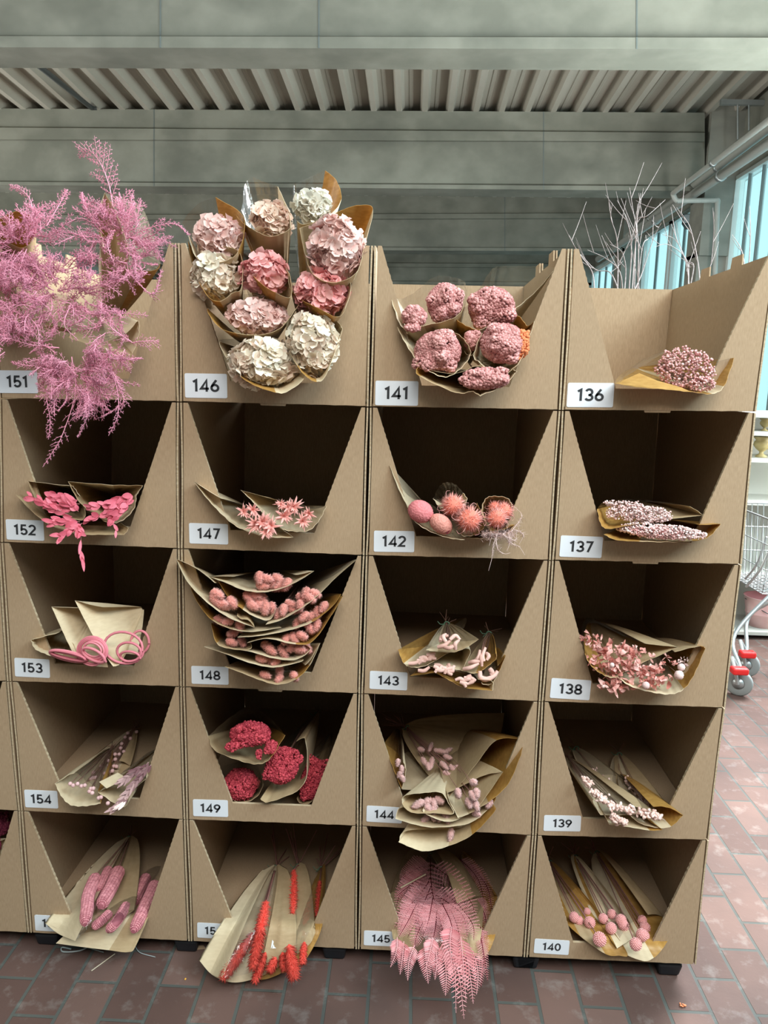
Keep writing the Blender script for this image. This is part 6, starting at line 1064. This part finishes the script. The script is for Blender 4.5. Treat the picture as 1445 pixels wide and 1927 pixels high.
for z, y0, y1 in ((zb0, .02, .5), ((zb0*2+zb1)/3, .0, .52), ((zb0+2*zb1)/3, -.03, .55), (zb1, -.06, .58)):
    o = (z-zb0)/(zb1-zb0)*.03; R4 = [(bl-o, TY+y0, z), (bl+.9, TY+y0, z), (bl+.9, TY+y1, z), (bl-o, TY+y1, z), (bl-o, TY+y0, z)]; bm.tube(np.array(R4), .0055 if z == zb1 else .003, n=6)
for i in range(26):
    x = bl+.9*i/25; bm.tube(np.array([(x, TY-.06, zb1), (x, TY+.02, zb0), (x, TY+.5, zb0), (x, TY+.58, zb1)]), .0024, n=4)
for i in range(14):
    y = i/13; bm.tube(np.array([(bl-.03, TY-.06+.64*y, zb1), (bl, TY+.02+.48*y, zb0), (bl+.9, TY+.02+.48*y, zb0)]), .0024, n=4)
bm.build('wire_basket', M['steel'], tr)
bm = MB(); bm.tube(smooth_path([(TX+.02, TY+.02, .15), (TX+.05, TY+.2, .3), (bl+.25, TY+.3, zb0)], 8), .012, n=8); bm.tube(smooth_path([(q2[0], q2[1]+.02, .15), (q2[0]+.1, q2[1]+.2, .35), (bl+.5, TY+.3, zb0)], 8), .012, n=8); bm.tube(smooth_path([at(1404, 1104, TY+.1), at(1428, 1075, TY+.02), at(1445, 1040, TY)], 6), .008, n=8); bm.tube(smooth_path([at(1402, 1090, TY+.2), at(1425, 1060, TY+.1), at(1442, 1010, TY+.06)], 6), .006, n=8); bm.build('trolley_frame', M['steel'], tr)

# ------------------------------------------------------------------ pallet and litter on the floor
f1, f2 = at_z(1259, 1838, 0), at_z(988, 1825, 0)
for nm_, cs, lab in (('plastic_pallet', (1.02, 1.98), 'black plastic pallet under the two right-hand carton stacks'), ('plastic_pallet', (-.02, .98), 'black plastic pallet under the two left-hand carton stacks')):
    t = thing(nm_, ((cs[0]+cs[1])/2, .4, 0), lab, 'pallet', 'pallets under the cartons'); bm = MB(); bm.box((cs[0], .07, BASE-.022), (cs[1]-.06, .74, BASE-.012)); bm.build('pallet_deck', M['black_plastic'], t, False)
    xs = (f2[0]+.005 if cs[0] > 1 else .05, (cs[0]+cs[1])/2, f1[0] if cs[0] > 1 else .93)
    for x in xs:
        for y in (f1[1]+.045, .62):
            bm = MB(); bm.hexa([(x-.030, y-.042, 0), (x+.030, y-.042, 0), (x+.030, y+.042, 0), (x-.030, y+.042, 0), (x-.037, y-.05, BASE-.012), (x+.037, y-.05, BASE-.012), (x+.037, y+.05, BASE-.012), (x-.037, y+.05, BASE-.012)]); o = bm.build('pallet_foot', M['black_plastic'], t, False); bv = o.modifiers.new('bevel', 'BEVEL'); bv.width = .007; bv.segments = 2
M['straw'] = mat('straw', (.50, .43, .33), .8, .1); M['orange'] = mat('orange_crumb', (.75, .38, .06), .7, .2); M['zip'] = mat('grey_plastic', (.33, .37, .38), .4, .4); M['stain'] = mat('orange_smear', (.70, .22, .10), .6, .2)
def litter(name, label, cat, P, r, mt, grp='plant scraps on the floor'):
    pts = np.array([at_z(x, y, r+.0012) for x, y in P]); bm = MB(); bm.tube(smooth_path(list(pts), 5) if len(P) > 2 else pts, r, n=6); tag(bm.build(name, M[mt]), label, cat, grp)
litter('straw', 'pale straw lying on the bricks below carton 155', 'straw', [(216, 1795), (172, 1827)], .0017, 'straw'); litter('straw', 'thin bent stalk on the floor to the right of the corn wrap', 'straw', [(254, 1781), (264, 1793), (292, 1801)], .0014, 'zip'); litter('straw', 'thin stalk on the floor behind the straw below carton 155', 'straw', [(157, 1779), (175, 1786), (195, 1792)], .0016, 'zip')
litter('cable_tie', 'grey cable tie on the bricks under the corn wrap', 'cable tie', [(170, 1779), (150, 1789), (119, 1791), (117, 1783), (134, 1786)], .0024, 'zip')
pp = [at_z(347, 1783, .002), at_z(354, 1789, .002), at_z(387, 1786, .002), at_z(383, 1781, .002)]; bm = MB(); bm.hexa([*pp, *[x+np.array([0, 0, .004]) for x in pp]]); tag(bm.build('cardboard_scrap', M['card'], smooth=False), 'flat cardboard scrap on the floor under carton 150', 'scrap')
for i, (x, y, r, lab) in enumerate(((348.5, 1843.5, .0042, 'orange crumb on the dark bricks left of the red plume wrap'), (1287, 1893, .007, 'orange scrap on a brick joint at the lower right'))):
    c = at_z(x, y, 0); bm = MB(); rr = np.random.RandomState(i)
    for k in range(5 if i else 2): o = c+np.array([rr.uniform(-1, 1)*r*(2.2 if i else .6), rr.uniform(-1, 1)*r, r*.4]); bm.add(o+ICO[1][0]*np.array([1.0, .8, .55])*r*rr.uniform(.4, .8), ICO[1][1])
    tag(bm.build('orange_scrap', M['orange' if i == 0 else 'stain']), lab, 'scrap', 'plant scraps on the floor')
